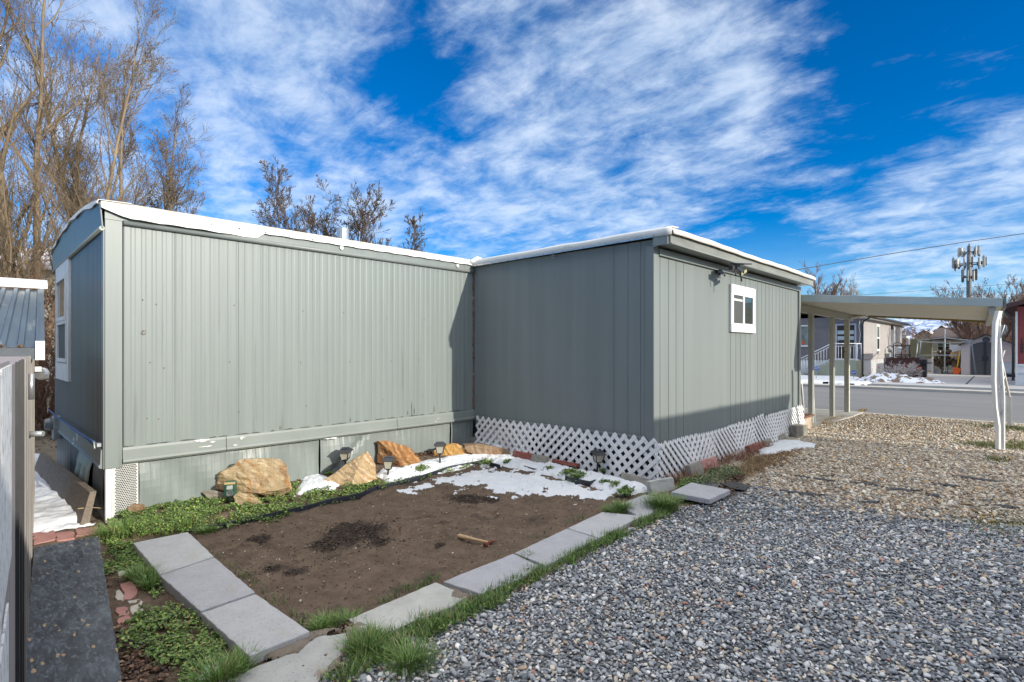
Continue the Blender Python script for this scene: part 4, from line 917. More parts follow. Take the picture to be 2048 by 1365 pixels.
MB().lathe(D(.0, -.03, .115), [(.036, 0), (.036, .008), (.024, .0085), (.010, .003), (.009, .012), (0, .014)], 18, R @ Vector((0, -1, 0))).build('speaker', mat('speaker_grey', (.10, .12, .12), rough=.4), t)
# hammer
a = P(916, 1072, .025); b2 = P(978, 1086, .03); t = thing('hammer', (a+b2)/2, 'claw hammer with pale wooden handle and rusty head lying on the soil', 'hammer')
dd = (b2-a); d1 = dd.normalized()
MB().tube([a, a+dd*.05, a+dd*.3, a+dd*.6, a+dd*.9, b2], [.013, .019, .017, .0125, .0115, .012], 10).build('handle', mat('hammer_wood', (.52, .36, .20), (.42, .28, .15), 20, rough=.5, stretch=(6, 1, 1)), t)
n1_ = Vector((-d1.y, d1.x, 0)).normalized(); h0 = b2
RU = mat('rusty_iron', (.22, .075, .035), (.15, .05, .03), 20, rough=.8, metal=.2)
MB().tube([h0+n1_*-.055+Vector((0, 0, -.003)), h0+n1_*-.035, h0+n1_*-.02, h0+n1_*.02], [.017, .017, .012, .016], 10).build('head', RU, t)
for s_ in (-1, 1): MB().tube([h0+n1_*.018, h0+n1_*.05+d1*.008*s_+Vector((0, 0, .0)), h0+n1_*.085+d1*.014*s_+Vector((0, 0, -.014))], [.010, .008, .003], 6).build('claw', RU, t)
# plastic landscape edging
EDG = mat('blue_black_edging', (.018, .024, .035), (.03, .038, .05), 8, rough=.45)
def edging(px, h, label, top=.0, w=.006):
    pts = [P(u, v) for u, v in px]; V = []
    for p in pts: V += [p+Vector((0, 0, -.02)), p+Vector((.0, 0, h))]
    L = pts[0]; mb = MB().add(V, [(i*2, i*2+2, i*2+3, i*2+1) for i in range(len(pts)-1)])
    mb2 = mb; o = mb2.build('lawn_edging', EDG, loc=L); o.modifiers.new('t', 'SOLIDIFY').thickness = w
    return tagit(o, label, 'edging', 'black plastic lawn edging')
edging([(410, 1062), (440, 1060), (480, 1050), (520, 1042), (560, 1033), (620, 1020), (665, 1006), (720, 996), (756, 980)], .05, 'long black plastic edging strip between the clover and the soil')
edging([(756, 982), (800, 970), (850, 957), (900, 940), (965, 928)], .05, 'black edging strip bordering the snow in front of the boulders')
edging([(970, 928), (985, 934), (1000, 938)], .05, 'short black edging piece poking from the snow')
edging([(1045, 938), (1065, 944), (1085, 948)], .045, 'black edging piece in the snow below the red brick')
edging([(1130, 962), (1150, 968), (1180, 974), (1192, 970)], .06, 'dark edging piece among the green sprigs below the lattice')
edging([(1250, 990), (1262, 992)], .04, 'tiny black edging stub by the last paver')
# dark rubber splash piece on gravel
slab('splash_mat', [(1440, 967), (1470, 962), (1500, 972), (1492, 981), (1465, 977)], .02, .012, BLACKP, 'dark rubber scrap on the gravel beside the tilted paver', 'mat', rough=.01)
# black weed fabric showing through the tan gravel
for i, (pp, lb) in enumerate((([(1590, 954), (1640, 960), (1670, 966)], 'left'), ([(1698, 967), (1740, 970), (1780, 980), (1840, 986)], 'middle'), ([(1560, 984), (1650, 994)], 'lower left'), ([(1715, 1006), (1760, 1008)], 'lower middle'), ([(1862, 968), (1920, 976)], 'right'), ([(1905, 953), (2000, 966)], 'far right'), ([(1990, 1012), (2040, 1020)], 'edge'), ([(1850, 990), (1890, 996)], 'between'))):
    L0 = P(*pp[0]); V = []; n_ = 14
    for j in range(n_+1):
        q = j/n_*(len(pp)-1); k = min(int(q), len(pp)-2); p = P(pp[k][0]+(pp[k+1][0]-pp[k][0])*(q-k), pp[k][1]+(pp[k+1][1]-pp[k][1])*(q-k)); wd = .035*math.sin(math.pi*(j+.3)/(n_+.6))*rnd.uniform(.5, 1.4)
        V += [p+Vector((-wd, 0, .012)), p+Vector((0, 0, .03*rnd.uniform(.6, 1))), p+Vector((wd, 0, .012))]
    o = MB().add(V, [(a_*3+k, a_*3+k+1, a_*3+k+4, a_*3+k+3) for a_ in range(n_) for k in (0, 1)]).build('weed_fabric', EDG, loc=L0)
    nm = {'left': 'nearest the snow patch', 'middle': 'longest, in the middle of the tan gravel', 'lower left': 'at the border of grey and tan gravel near the lattice', 'lower middle': 'short, at the border of grey and tan gravel', 'right': 'short, right of the longest strip', 'far right': 'upper right, nearest the carport post', 'edge': 'at the right edge of the photo', 'between': 'just below the right end of the longest strip'}[lb]
    tagit(o, 'black weed fabric strip, '+nm, 'fabric', 'weed fabric strips in the gravel')

# ------------------------------------------------------------------ loose stones
def ico(sub):
    bm = bmesh.new(); bmesh.ops.create_icosphere(bm, subdivisions=sub, radius=1); V = np.array([v.co[:] for v in bm.verts]); Fc = np.array([[v.index for v in f.verts] for f in bm.faces]); bm.free(); return V, Fc
def stones(name, xy, size, cols, sub, m, zf, flat=(.26, .50), lift=.2, seed=0):
    r = np.random.RandomState(seed); V0, F0 = ico(sub); N_ = len(xy); k = len(V0); shapes = []
    for i in range(10):
        v = V0.copy(); v = np.sign(v)*np.abs(v)**r.uniform(.65, .95); v *= 1+r.uniform(-.16, .16, (k, 1)); v /= np.abs(v).max(); v[:, 0] += .25*v[:, 1]*r.uniform(-1, 1); shapes.append(v)
    shapes = np.array(shapes); pick = r.randint(0, 10, N_); v = shapes[pick]
    sx = size; sy = size*r.uniform(.6, .95, N_); sz = size*r.uniform(flat[0], flat[1], N_); v = v*np.stack([sx, sy, sz], 1)[:, None, :]
    tx = r.normal(0, .38, N_); ty = r.normal(0, .38, N_); yw = r.uniform(0, 6.283, N_)
    def rot(v, a, i, j):
        c, s = np.cos(a)[:, None], np.sin(a)[:, None]; w_ = v.copy(); w_[:, :, i] = v[:, :, i]*c-v[:, :, j]*s; w_[:, :, j] = v[:, :, i]*s+v[:, :, j]*c; return w_
    v = rot(v, tx, 1, 2); v = rot(v, ty, 0, 2); v = rot(v, yw, 0, 1)
    z = zf(xy[:, 0], xy[:, 1])+size*lift; v[:, :, 0] += xy[:, 0:1]; v[:, :, 1] += xy[:, 1:2]; v[:, :, 2] += z[:, None]
    Fc = (F0[None]+(np.arange(N_)*k)[:, None, None]).reshape(-1, 3); c = np.repeat(cols, k, 0)
    return npmesh(name, v.reshape(-1, 3), Fc, m, col=c, smooth=True)
def jgrid(x0, x1, y0, y1, sp, seed):
    r = np.random.RandomState(seed); X, Y = np.meshgrid(np.arange(x0, x1, sp), np.arange(y0, y1, sp)); X = X+r.uniform(-.6, .6, X.shape)*sp; Y = Y+r.uniform(-.6, .6, Y.shape)*sp
    return np.stack([X.ravel(), Y.ravel()], 1)
def inview(xy, mu=80, vmax=1480, tmin=1.2):
    t = xy[:, 0]*FW[0]+xy[:, 1]*FW[1]; a = xy[:, 0]*RT[0]+xy[:, 1]*RT[1]; u = 1024+F*a/np.maximum(t, .1); v = HZ+F*CH/np.maximum(t, .1)
    return (t > tmin) & (u > -mu) & (u < 2048+mu*4) & (v < vmax), t
def palette(N_, pal, wts, seed, var=.12):
    r = np.random.RandomState(seed); p = np.array(pal)[r.choice(len(pal), N_, p=np.array(wts)/sum(wts))]; return np.clip(p*(1+r.normal(0, var, (N_, 1))), .01, .9)
STM = mat('pebble_stone', (.9, .9, .9), (1, 1, 1), 60, rough=.72, attr=True)
GPAL = [(.20, .218, .24), (.29, .31, .335), (.42, .44, .455), (.12, .133, .15), (.58, .59, .59), (.64, .57, .46), (.48, .36, .26), (.42, .24, .18), (.78, .76, .73)]
GW = [22, 24, 20, 13, 11, 8, 4, 1.5, 4]
TPAL = [(.52, .43, .32), (.62, .54, .43), (.37, .275, .185), (.27, .195, .13), (.72, .67, .56), (.40, .38, .35), (.52, .34, .17), (.25, .24, .23)]
TW = [24, 20, 15, 10, 13, 13, 4, 7]
row_poly = [tuple(p) for p in row_edge]
rex = np.array([p[0] for p in row_edge]); rey = np.array([p[1] for p in row_edge])
def greyok(xy):
    x, y = xy[:, 0], xy[:, 1]; lim = np.interp(x, rex, rey)+.05+.10*(fbm(x, y, 3, 3)-.5)
    lim = np.where(x > rex[-1], np.minimum(rey[-1]+(x-rex[-1])*.15, 2.93), lim); lim = np.where(x < rex[0], rey[0]-(rex[0]-x)*.4, lim)
    return (y < lim)
gsz = lambda x, y: gh(x, y)-.008
A_ = jgrid(-.6, 7.5, -3.0, 3.0, .0180, 1); ok, t = inview(A_); A_ = A_[ok & (t < 4.6) & greyok(A_)]
ff = tanf(A_[:, 0], A_[:, 1]); A_ = A_[ff < 0]
r = np.random.RandomState(5)
def szs(n, m0, seed): r = np.random.RandomState(seed); return np.clip(m0*np.exp(r.normal(0, .32, n)), m0*.45, m0*2.4)
s1 = stones('grey_gravel', A_, szs(len(A_), .0108, 2), palette(len(A_), GPAL, GW, 3), 2, STM, gsz, lift=.45, seed=4); tagit(s1, kind='stuff')
B_ = jgrid(2.5, 16, -4.5, 3.0, .0235, 2); ok, t = inview(B_); B_ = B_[ok & (t >= 4.6) & (t < 12) & greyok(B_)]; ff = tanf(B_[:, 0], B_[:, 1])+np.random.RandomState(8).normal(0, .22, len(B_)); gmask = ff < 0
C_ = B_[gmask]; s2 = stones('grey_gravel', C_, szs(len(C_), .0128, 2), palette(len(C_), GPAL, GW, 13), 1, STM, gsz, lift=.4, seed=14); tagit(s2, kind='stuff')
C_ = B_[~gmask & (B_[:, 0] < 10.9)]; C2 = jgrid(10.8, 15.85, .1, 3.0, .034, 6); ok, t = inview(C2); C2 = C2[ok]
C_ = np.concatenate([C_, C2]); s3 = stones('tan_gravel', C_, szs(len(C_), .0155, 2), palette(len(C_), TPAL, TW, 23, .18), 1, STM, gsz, lift=.4, seed=24); tagit(s3, kind='stuff')
# scattered crumbs on soil
D_ = jgrid(1.2, 5.2, 2.6, 5.3, .045, 5); D_ = D_[np.random.RandomState(1).rand(len(D_)) < .55]
s4 = stones('soil_crumbs', D_, szs(len(D_), .0055, 3), palette(len(D_), [(.10, .07, .05), (.06, .04, .03), (.6, .58, .54), (.3, .21, .13)], [45, 40, 5, 12], 5), 1, STM, soilz, lift=.4, seed=2); tagit(s4, kind='stuff')
M_ = np.concatenate([np.random.RandomState(i).normal(0, 1, (int(520*r_*r_/.1), 2))*r_*.42+[a, b] for i, (a, b, r_, h) in enumerate(PW)])
s5 = stones('soil_clods', M_, szs(len(M_), .0075, 3), palette(len(M_), [(.045, .029, .02), (.03, .02, .013), (.08, .055, .038)], [50, 35, 15], 5), 1, STM, soilz, lift=.3, seed=2); tagit(s5, kind='stuff')
# ------------------------------------------------------------------ snow
def snow(name, polys, st, h, nsc, amp, zf, soft=.10):
    for poly in polys:
        xs = [p[0] for p in poly]; ys = [p[1] for p in poly]
        def th(x, y):
            d = sdist(x, y, poly); return d+(fbm(x+3, y+5, nsc, 5, .6)-.5)*amp-0.02
        def zf2(x, y): q = np.clip(th(x, y)/soft, -1, 1); return zf(x, y)+np.where(q > 0, h*np.sqrt(np.clip(q, 0, 1)), q*.08)+(fbm(x, y, nsc*2.5, 3)-.5)*h*.5-.004
        o = gridmesh(name, np.arange(min(xs)-.1, max(xs)+.1, st), np.arange(min(ys)-.1, max(ys)+.1, st), zf2, SNOWM, mask=lambda x, y: th(x, y) > -st*1.2); tagit(o, kind='stuff')
def yardz(x, y): return soilz(x, y)
snow('snow', [PP((590, 990), (600, 966), (640, 955), (690, 972), (672, 985), (620, 995), (585, 1005))], .012, .045, 6, .10, yardz)
snow('snow', [PP((748, 962), (760, 948), (800, 945), (850, 930), (900, 922), (965, 915), (1000, 918), (968, 928), (890, 948), (840, 957), (775, 972))], .012, .05, 5, .08, yardz)
snow('snow', [PP((925, 905), (950, 893), (1010, 900), (1030, 912), (1110, 930), (1170, 946), (1240, 958), (1298, 975), (1302, 985), (1260, 993), (1190, 978), (1110, 958), (1040, 940), (980, 930))], .012, .055, 5, .06, yardz)
snow('snow', [PP((965, 935), (1040, 940), (1110, 958), (1200, 978), (1255, 990), (1245, 998), (1180, 1000), (1090, 994), (1000, 990), (930, 975), (870, 968), (820, 985), (800, 978), (870, 958))], .010, .012, 6.5, .95, yardz, soft=.05)
snow('snow', [[(.84, 6.25), (.25, 6.15), (.30, 7.4), (.35, 11), (.86, 10.5), (.80, 8)]], .02, .08, 4, .16, lambda x, y: gh(x, y)+.0)
snow('snow', [PP((70, 1050), (140, 1036), (182, 1040), (188, 1050), (120, 1062), (70, 1072))], .012, .03, 7, .16, yardz)
snow('snow', [PP((248, 1038), (320, 1012), (396, 992), (404, 998), (330, 1018), (256, 1044))], .012, .05, 6, .05, lambda x, y: soilz(x, y)+.045)
snow('snow', [PP((380, 1372), (400, 1340), (446, 1322), (456, 1330), (420, 1372)), PP((392, 1312), (405, 1300), (412, 1310), (398, 1322))], .010, .02, 9, .05, lambda x, y: gh(x, y)+.02)
snow('snow', [[(x, y) for x, y in PP((1506, 903), (1560, 884), (1600, 884), (1640, 892), (1590, 904), (1530, 912))]], .014, .04, 4, .22, lambda x, y: gh(x, y)+.012)
snow('street_snow', [[(28.0, 5.2), (27.6, 9), (27.8, 22), (35.8, 22), (34, 12), (35.2, 7.2), (31, 5.4)]], .12, .06, 1.0, .9, lambda x, y: .055+0*x)
DIRT = mat('loose_grey_dirt', (.24, .205, .165), (.17, .14, .11), 12, rough=1, bump=1.0, bscale=60, bd=.01)
_S = SNOWM; SNOWM = DIRT
snow('loose_dirt', [PP((488, 1326), (560, 1296), (612, 1268), (655, 1260), (690, 1262), (640, 1284), (600, 1316), (540, 1326)), PP((688, 1262), (740, 1262), (716, 1292), (684, 1338), (640, 1370), (655, 1330), (690, 1298)), PP((900, 1176), (945, 1196), (925, 1214), (892, 1206)), PP((715, 1246), (775, 1266), (700, 1268)), PP((560, 1330), (590, 1335), (575, 1345)), PP((395, 1226), (440, 1214), (512, 1186), (508, 1190), (440, 1216), (404, 1232))], .010, .010, 9, .07, lambda x, y: gh(x, y)+.028, soft=.04)
SNOWM = _S
# ------------------------------------------------------------------ ground cover and grass
LEAF = mat('small_leaf', (.9, .9, .9), (1, 1, 1), 10, rough=.55, attr=True)
def ptsin(poly, dens, seed, fall=.08, nz=0.0):
    r = np.random.RandomState(seed); xs = [p[0] for p in poly]; ys = [p[1] for p in poly]; a = (max(xs)-min(xs)+.2)*(max(ys)-min(ys)+.2)
    n = int(a*dens); x = r.uniform(min(xs)-.1, max(xs)+.1, n); y = r.uniform(min(ys)-.1, max(ys)+.1, n)
    d = sdist(x, y, poly)+(fbm(x+2, y+7, 7, 4)-.5)*.18; k = (d > r.uniform(-.02, fall, n)) & (fbm(x+31, y+3, 9, 3) > nz); return x[k], y[k]
def clover(x, y, hmax, seed, pal, wts, sz=.0088, zf=soilz):
    r = np.random.RandomState(seed); n = len(x); hgt = hmax*(.35+.9*fbm(x, y, 11, 3))*r.uniform(.15, 1, n)**.6; z = zf(x, y)+hgt
    # each point carries a three leaflet sprig
    k = 3; N_ = n*k; X = np.repeat(x, k)+r.normal(0, .006, N_); Y = np.repeat(y, k)+r.normal(0, .006, N_); Z = np.repeat(z, k)+r.normal(0, .004, N_)
    yw = r.uniform(0, 6.283, N_); ti = r.normal(0, .55, N_); s = sz*r.uniform(.45, 1.35, N_)
    prof = np.array([(-1, 0, 0), (-.3, .75, .12), (.6, .62, .1), (1, 0, -.12), (.6, -.62, .1), (-.3, -.75, .12)]); V = prof[None]*s[:, None, None]
    c, s_ = np.cos(ti)[:, None], np.sin(ti)[:, None]; v0 = V[:, :, 0]*c-V[:, :, 2]*s_; v2 = V[:, :, 0]*s_+V[:, :, 2]*c; c, s_ = np.cos(yw)[:, None], np.sin(yw)[:, None]
    Vx = v0*c-V[:, :, 1]*s_+X[:, None]; Vy = v0*s_+V[:, :, 1]*c+Y[:, None]; Vz = v2+Z[:, None]; V = np.stack([Vx, Vy, Vz], -1).reshape(-1, 3)
    Fc = (np.array([[0, 1, 2, 3], [0, 3, 4, 5]])[None]+(np.arange(N_)*6)[:, None, None]).reshape(-1, 4); col = np.repeat(palette(N_, pal, wts, seed+1, .2), 6, 0); return V, Fc, col
def blades(x, y, h, seed, pal, wts, lean=.5, wd=.0022, zf=soilz, clump=None):
    r = np.random.RandomState(seed); n = len(x); H = h*r.uniform(.4, 1.15, n); yw = r.uniform(0, 6.283, n) if clump is None else np.arctan2(y-clump[1], x-clump[0])+r.normal(0, .5, n)
    ln = np.abs(r.normal(lean, .3, n)); Z = zf(x, y)-.004; dx, dy = np.cos(yw), np.sin(yw); V = []
    for q, ww in ((0, 1), (.35, .9), (.7, .6), (1.0, .05)):
        ox = ln*H*q**1.8; oz = H*q*(1-.25*ln*q); px, py = x+dx*ox, y+dy*ox
        V.append(np.stack([px-dy*wd*ww, py+dx*wd*ww, Z+oz], -1)); V.append(np.stack([px+dy*wd*ww, py-dx*wd*ww, Z+oz], -1))
    V = np.stack(V, 1).reshape(-1, 3); Fc = (np.array([[0, 1, 3, 2], [2, 3, 5, 4], [4, 5, 7, 6]])[None]+(np.arange(n)*8)[:, None, None]).reshape(-1, 4)
    return V, Fc, np.repeat(palette(n, pal, wts, seed+1, .2), 8, 0)
def merge(name, parts, kind='stuff'):
    V = []; Fc = []; C = []; k = 0
    for v, f, c in parts: V.append(v); Fc.append(f+k); C.append(c); k += len(v)
    return tagit(npmesh(name, np.concatenate(V), np.concatenate(Fc), LEAF, col=np.concatenate(C)), kind=kind)
GREENS = [(.11, .20, .045), (.16, .27, .055), (.24, .34, .07), (.075, .125, .045), (.32, .33, .09), (.26, .16, .07)]
GWT = [30, 26, 14, 18, 6, 3]
DULL = [(.10, .165, .06), (.14, .21, .08), (.075, .115, .05), (.2, .24, .09)]
bedz = soilz; flatz = lambda x, y: gh(x, y)
g1 = PP((215, 1062), (228, 1035), (262, 1022), (330, 1006), (410, 998), (450, 1004), (520, 1008), (590, 1004), (680, 984), (745, 962), (752, 978), (720, 994), (660, 1004), (600, 1022), (520, 1042), (440, 1060), (405, 1066), (300, 1078), (235, 1082))
g1b = PP((236, 1034), (250, 1022), (330, 998), (400, 978), (420, 990), (330, 1004)); g1c = PP((516, 1000), (540, 985), (590, 982), (596, 1000), (540, 1012))
parts = []
for i, (pl, dn, hm) in enumerate(((g1, 6000, .055), (g1b, 3500, .06), (g1c, 4800, .07))): x, y = ptsin(pl, dn, 20+i, .03, .34); _q = P(461, 1018); _k = np.hypot(x-_q.x+.03, y-_q.y+.03) > .085; x, y = x[_k], y[_k]; parts.append(clover(x, y, hm, 30+i, GREENS if i else GREENS+DULL, GWT if i else GWT+[10, 10, 8, 4]))
for i, (pl, dn) in enumerate(((PP((760, 975), (800, 962), (860, 950), (960, 925), (985, 920), (960, 934), (880, 950), (800, 972), (765, 982)), 2600), (PP((545, 1028), (700, 1000), (740, 992), (700, 1004), (560, 1036)), 3000), (PP((420, 1058), (540, 1034), (560, 1040), (430, 1066)), 1200))):
    x, y = ptsin(pl, dn, 40+i, .04, .42); parts.append(clover(x, y, .05, 45+i, GREENS, GWT))
for i, (u, v, rr_) in enumerate(((1015, 930, .05), (1100, 946, .06), (1140, 955, .10), (1155, 962, .10), (1210, 972, .06), (1230, 978, .06), (1250, 986, .05), (1205, 950, .04), (975, 935, .06), (842, 948, .08), (610, 960, .05), (660, 960, .04), (1252, 992, .10))):
    p = P(u, v); r = np.random.RandomState(i); n = int(9000*rr_*rr_*3)+20; parts.append(clover(r.normal(p.x, rr_*.6, n), r.normal(p.y, rr_*.35, n), .06, 60+i, GREENS, GWT, zf=lambda x, y: soilz(x, y)+.02))
merge('clover', parts)
g2 = [PP((205, 1092), (262, 1090), (300, 1140), (330, 1185), (318, 1196), (275, 1160), (225, 1120)), PP((236, 1290), (262, 1245), (310, 1212), (350, 1208), (400, 1245), (460, 1300), (498, 1330), (470, 1350), (420, 1345), (395, 1330), (350, 1340), (290, 1320)), PP((205, 1120), (232, 1128), (228, 1165), (208, 1160)), PP((212, 1096), (250, 1088), (268, 1088), (290, 1130), (240, 1125)), PP((345, 1350), (400, 1310), (440, 1330), (380, 1385), (330, 1385))]
parts = []
for i, pl in enumerate(g2): x, y = ptsin(pl, 6500, 70+i, .05, .33); parts.append(clover(x, y, .045, 80+i, GREENS, GWT, sz=.0085, zf=flatz))
x, y = ptsin(PP((1340, 990), (1380, 965), (1420, 940), (1470, 930), (1490, 950), (1430, 968), (1385, 985), (1390, 1000), (1375, 1006)), 3200, 90, .06, .3); parts.append(clover(x, y, .05, 91, DULL, [1, 1, 1, 1], zf=flatz))
x, y = ptsin(PP((1345, 990), (1362, 968), (1390, 960), (1380, 985)), 4000, 92, .02, .1); parts.append(clover(x, y, .09, 93, GREENS, GWT, zf=flatz))
merge('ground_cover', parts)
gs = PP((625, 1372), (690, 1320), (712, 1275), (770, 1272), (860, 1245), (940, 1205), (1010, 1176), (1085, 1135), (1195, 1083), (1288, 1040), (1345, 1012), (1340, 1030), (1290, 1058), (1180, 1112), (1090, 1160), (1000, 1205), (900, 1262), (830, 1300), (740, 1345), (700, 1372))
x, y = ptsin(gs, 15000, 100, .06, .22); parts = [blades(x, y, .085, 101, [(.11, .21, .05), (.15, .27, .06), (.21, .30, .08), (.09, .15, .05), (.38, .32, .16)], [30, 25, 12, 20, 7], zf=flatz)]
x2, y2 = ptsin(gs, 2500, 102, .06, .3); parts.append(clover(x2, y2, .035, 103, GREENS, GWT, sz=.009, zf=flatz))
for i, (u, v, rr_, h, n) in enumerate(((1325, 1020, .12, .17, 900), (1245, 1022, .07, .11, 450), (1222, 1028, .06, .09, 300), (300, 1178, .05, .12, 240), (285, 1165, .05, .13, 260), (268, 1160, .05, .12, 200), (240, 1070, .16, .13, 900), (330, 1062, .14, .11, 700), (370, 1058, .10, .12, 500), (290, 1068, .15, .12, 700), (640, 1262, .05, .07, 200), (655, 1250, .07, .07, 300), (700, 1245, .08, .06, 250), (820, 1330, .12, .11, 600), (1055, 1115, .03, .06, 160), (1050, 1122, .03, .05, 120), (735, 1300, .10, .11, 600), (440, 1365, .10, .12, 500), (480, 1340, .06, .1, 250), (410, 1068, .06, .08, 300))):
    p = P(u, v); r = np.random.RandomState(i+200); parts.append(blades(r.normal(p.x, rr_*.5, n), r.normal(p.y, rr_*.5, n), h, 210+i, [(.11, .21, .05), (.16, .27, .06), (.21, .30, .08), (.38, .32, .16)], [30, 25, 12, 4], lean=.7, clump=(p.x, p.y), zf=flatz))
for pl, dn in ((PP((1300/1*0+630, 1262), (700, 1236), (870, 1165), (875, 1158), (860, 1162), (700, 1228), (640, 1248)), 7000), (PP((430, 1108), (512, 1182), (620, 1258), (625, 1250), (520, 1178), (436, 1104)), 3000), (PP((1000, 1112), (1130, 1050), (1200, 1022), (1190, 1020), (1100, 1060)), 1500)):
    x, y = ptsin(pl, dn, 130, .03, .2); parts.append(blades(x, y, .055, 131, [(.08, .15, .04), (.12, .20, .05), (.2, .2, .08)], [3, 2, 1], zf=flatz))
for i, (u, v, rx_, ry_, n) in enumerate(((1990, 893, .35, .35, 1500), (2010, 856, .4, .5, 1600), (1995, 920, .2, .12, 300), (1990, 1042, .7, .28, 1500), (2048, 890, .5, .3, 700), (2060, 862, .5, .3, 700), (1672, 838, .8, .12, 900), (1725, 822, .3, .08, 300), (1650, 848, .2, .06, 120))):
    p = P(u, v); r = np.random.RandomState(i+300); parts.append(blades(r.normal(p.x, rx_*.5, n), r.normal(p.y, ry_*.5, n), (.055 if i != 3 else .022), 310+i, [(.10, .16, .04), (.20, .20, .05), (.30, .24, .10), (.06, .09, .03)] if i < 6 else [(.35, .24, .08), (.12, .14, .04), (.42, .28, .10)], [3, 2, 2, 2] if i < 6 else [3, 1, 2], zf=flatz, wd=.004))
x, y = ptsin(PP((1455, 958), (1480, 925), (1540, 902), (1610, 896), (1580, 925), (1500, 955)), 8000, 140, .12, .2); parts.append(blades(x, y, .05, 141, [(.30, .17, .08), (.38, .25, .12), (.18, .10, .05), (.12, .13, .04)], [3, 2, 2, 1], lean=1.0, zf=flatz))
x, y = ptsin([(5.5, 2.75), (8.6, 2.78), (8.6, 2.98), (5.5, 2.99)], 3500, 142, .04, .3); parts.append(blades(x, y, .13, 143, [(.30, .15, .10), (.38, .22, .14), (.2, .1, .07)], [3, 2, 2], lean=.5, zf=flatz))
merge('grass', parts)
# dead leaf litter and bark scraps
def litter(name, specs, pal, wts, s0):
    parts = []
    for i, (u, v, rx_, ry_, n) in enumerate(specs):
        p = P(u, v); r = np.random.RandomState(i+500); a = clover(r.normal(p.x, rx_, n), r.normal(p.y, ry_, n), .02, 510+i, pal, wts, sz=s0, zf=soilz if p.y > 2.9 and p.x < 5 and p.x > 1.2 else flatz); parts.append(a)
    return merge(name, parts)
litter('straw_bits', ((700, 1110, .7, .5, 160), (900, 1050, .7, .4, 140), (560, 1120, .4, .4, 90), (1000, 1080, .5, .3, 70)), [(.30, .20, .11), (.20, .13, .08), (.06, .04, .03), (.5, .45, .38)], [3, 3, 5, 1], .0065)
litter('leaf_litter', ((650, 955, .08, .05, 160), (610, 962, .10, .05, 120), (850, 915, .12, .04, 200), (885, 912, .12, .05, 220), (230, 1335, .10, .10, 160), (270, 1350, .10, .10, 160), (240, 1270, .06, .08, 70), (225, 1150, .08, .10, 70), (300, 1150, .05, .08, 60), (700, 1258, .05, .05, 40), (100, 880, .3, .8, 200), (1440, 985, .12, .08, 200), (1400, 1000, .1, .06, 120), (1470, 960, .12, .06, 120)), [(.10, .05, .03), (.18, .10, .06), (.06, .035, .025), (.34, .22, .12)], [4, 3, 4, 1], .013)

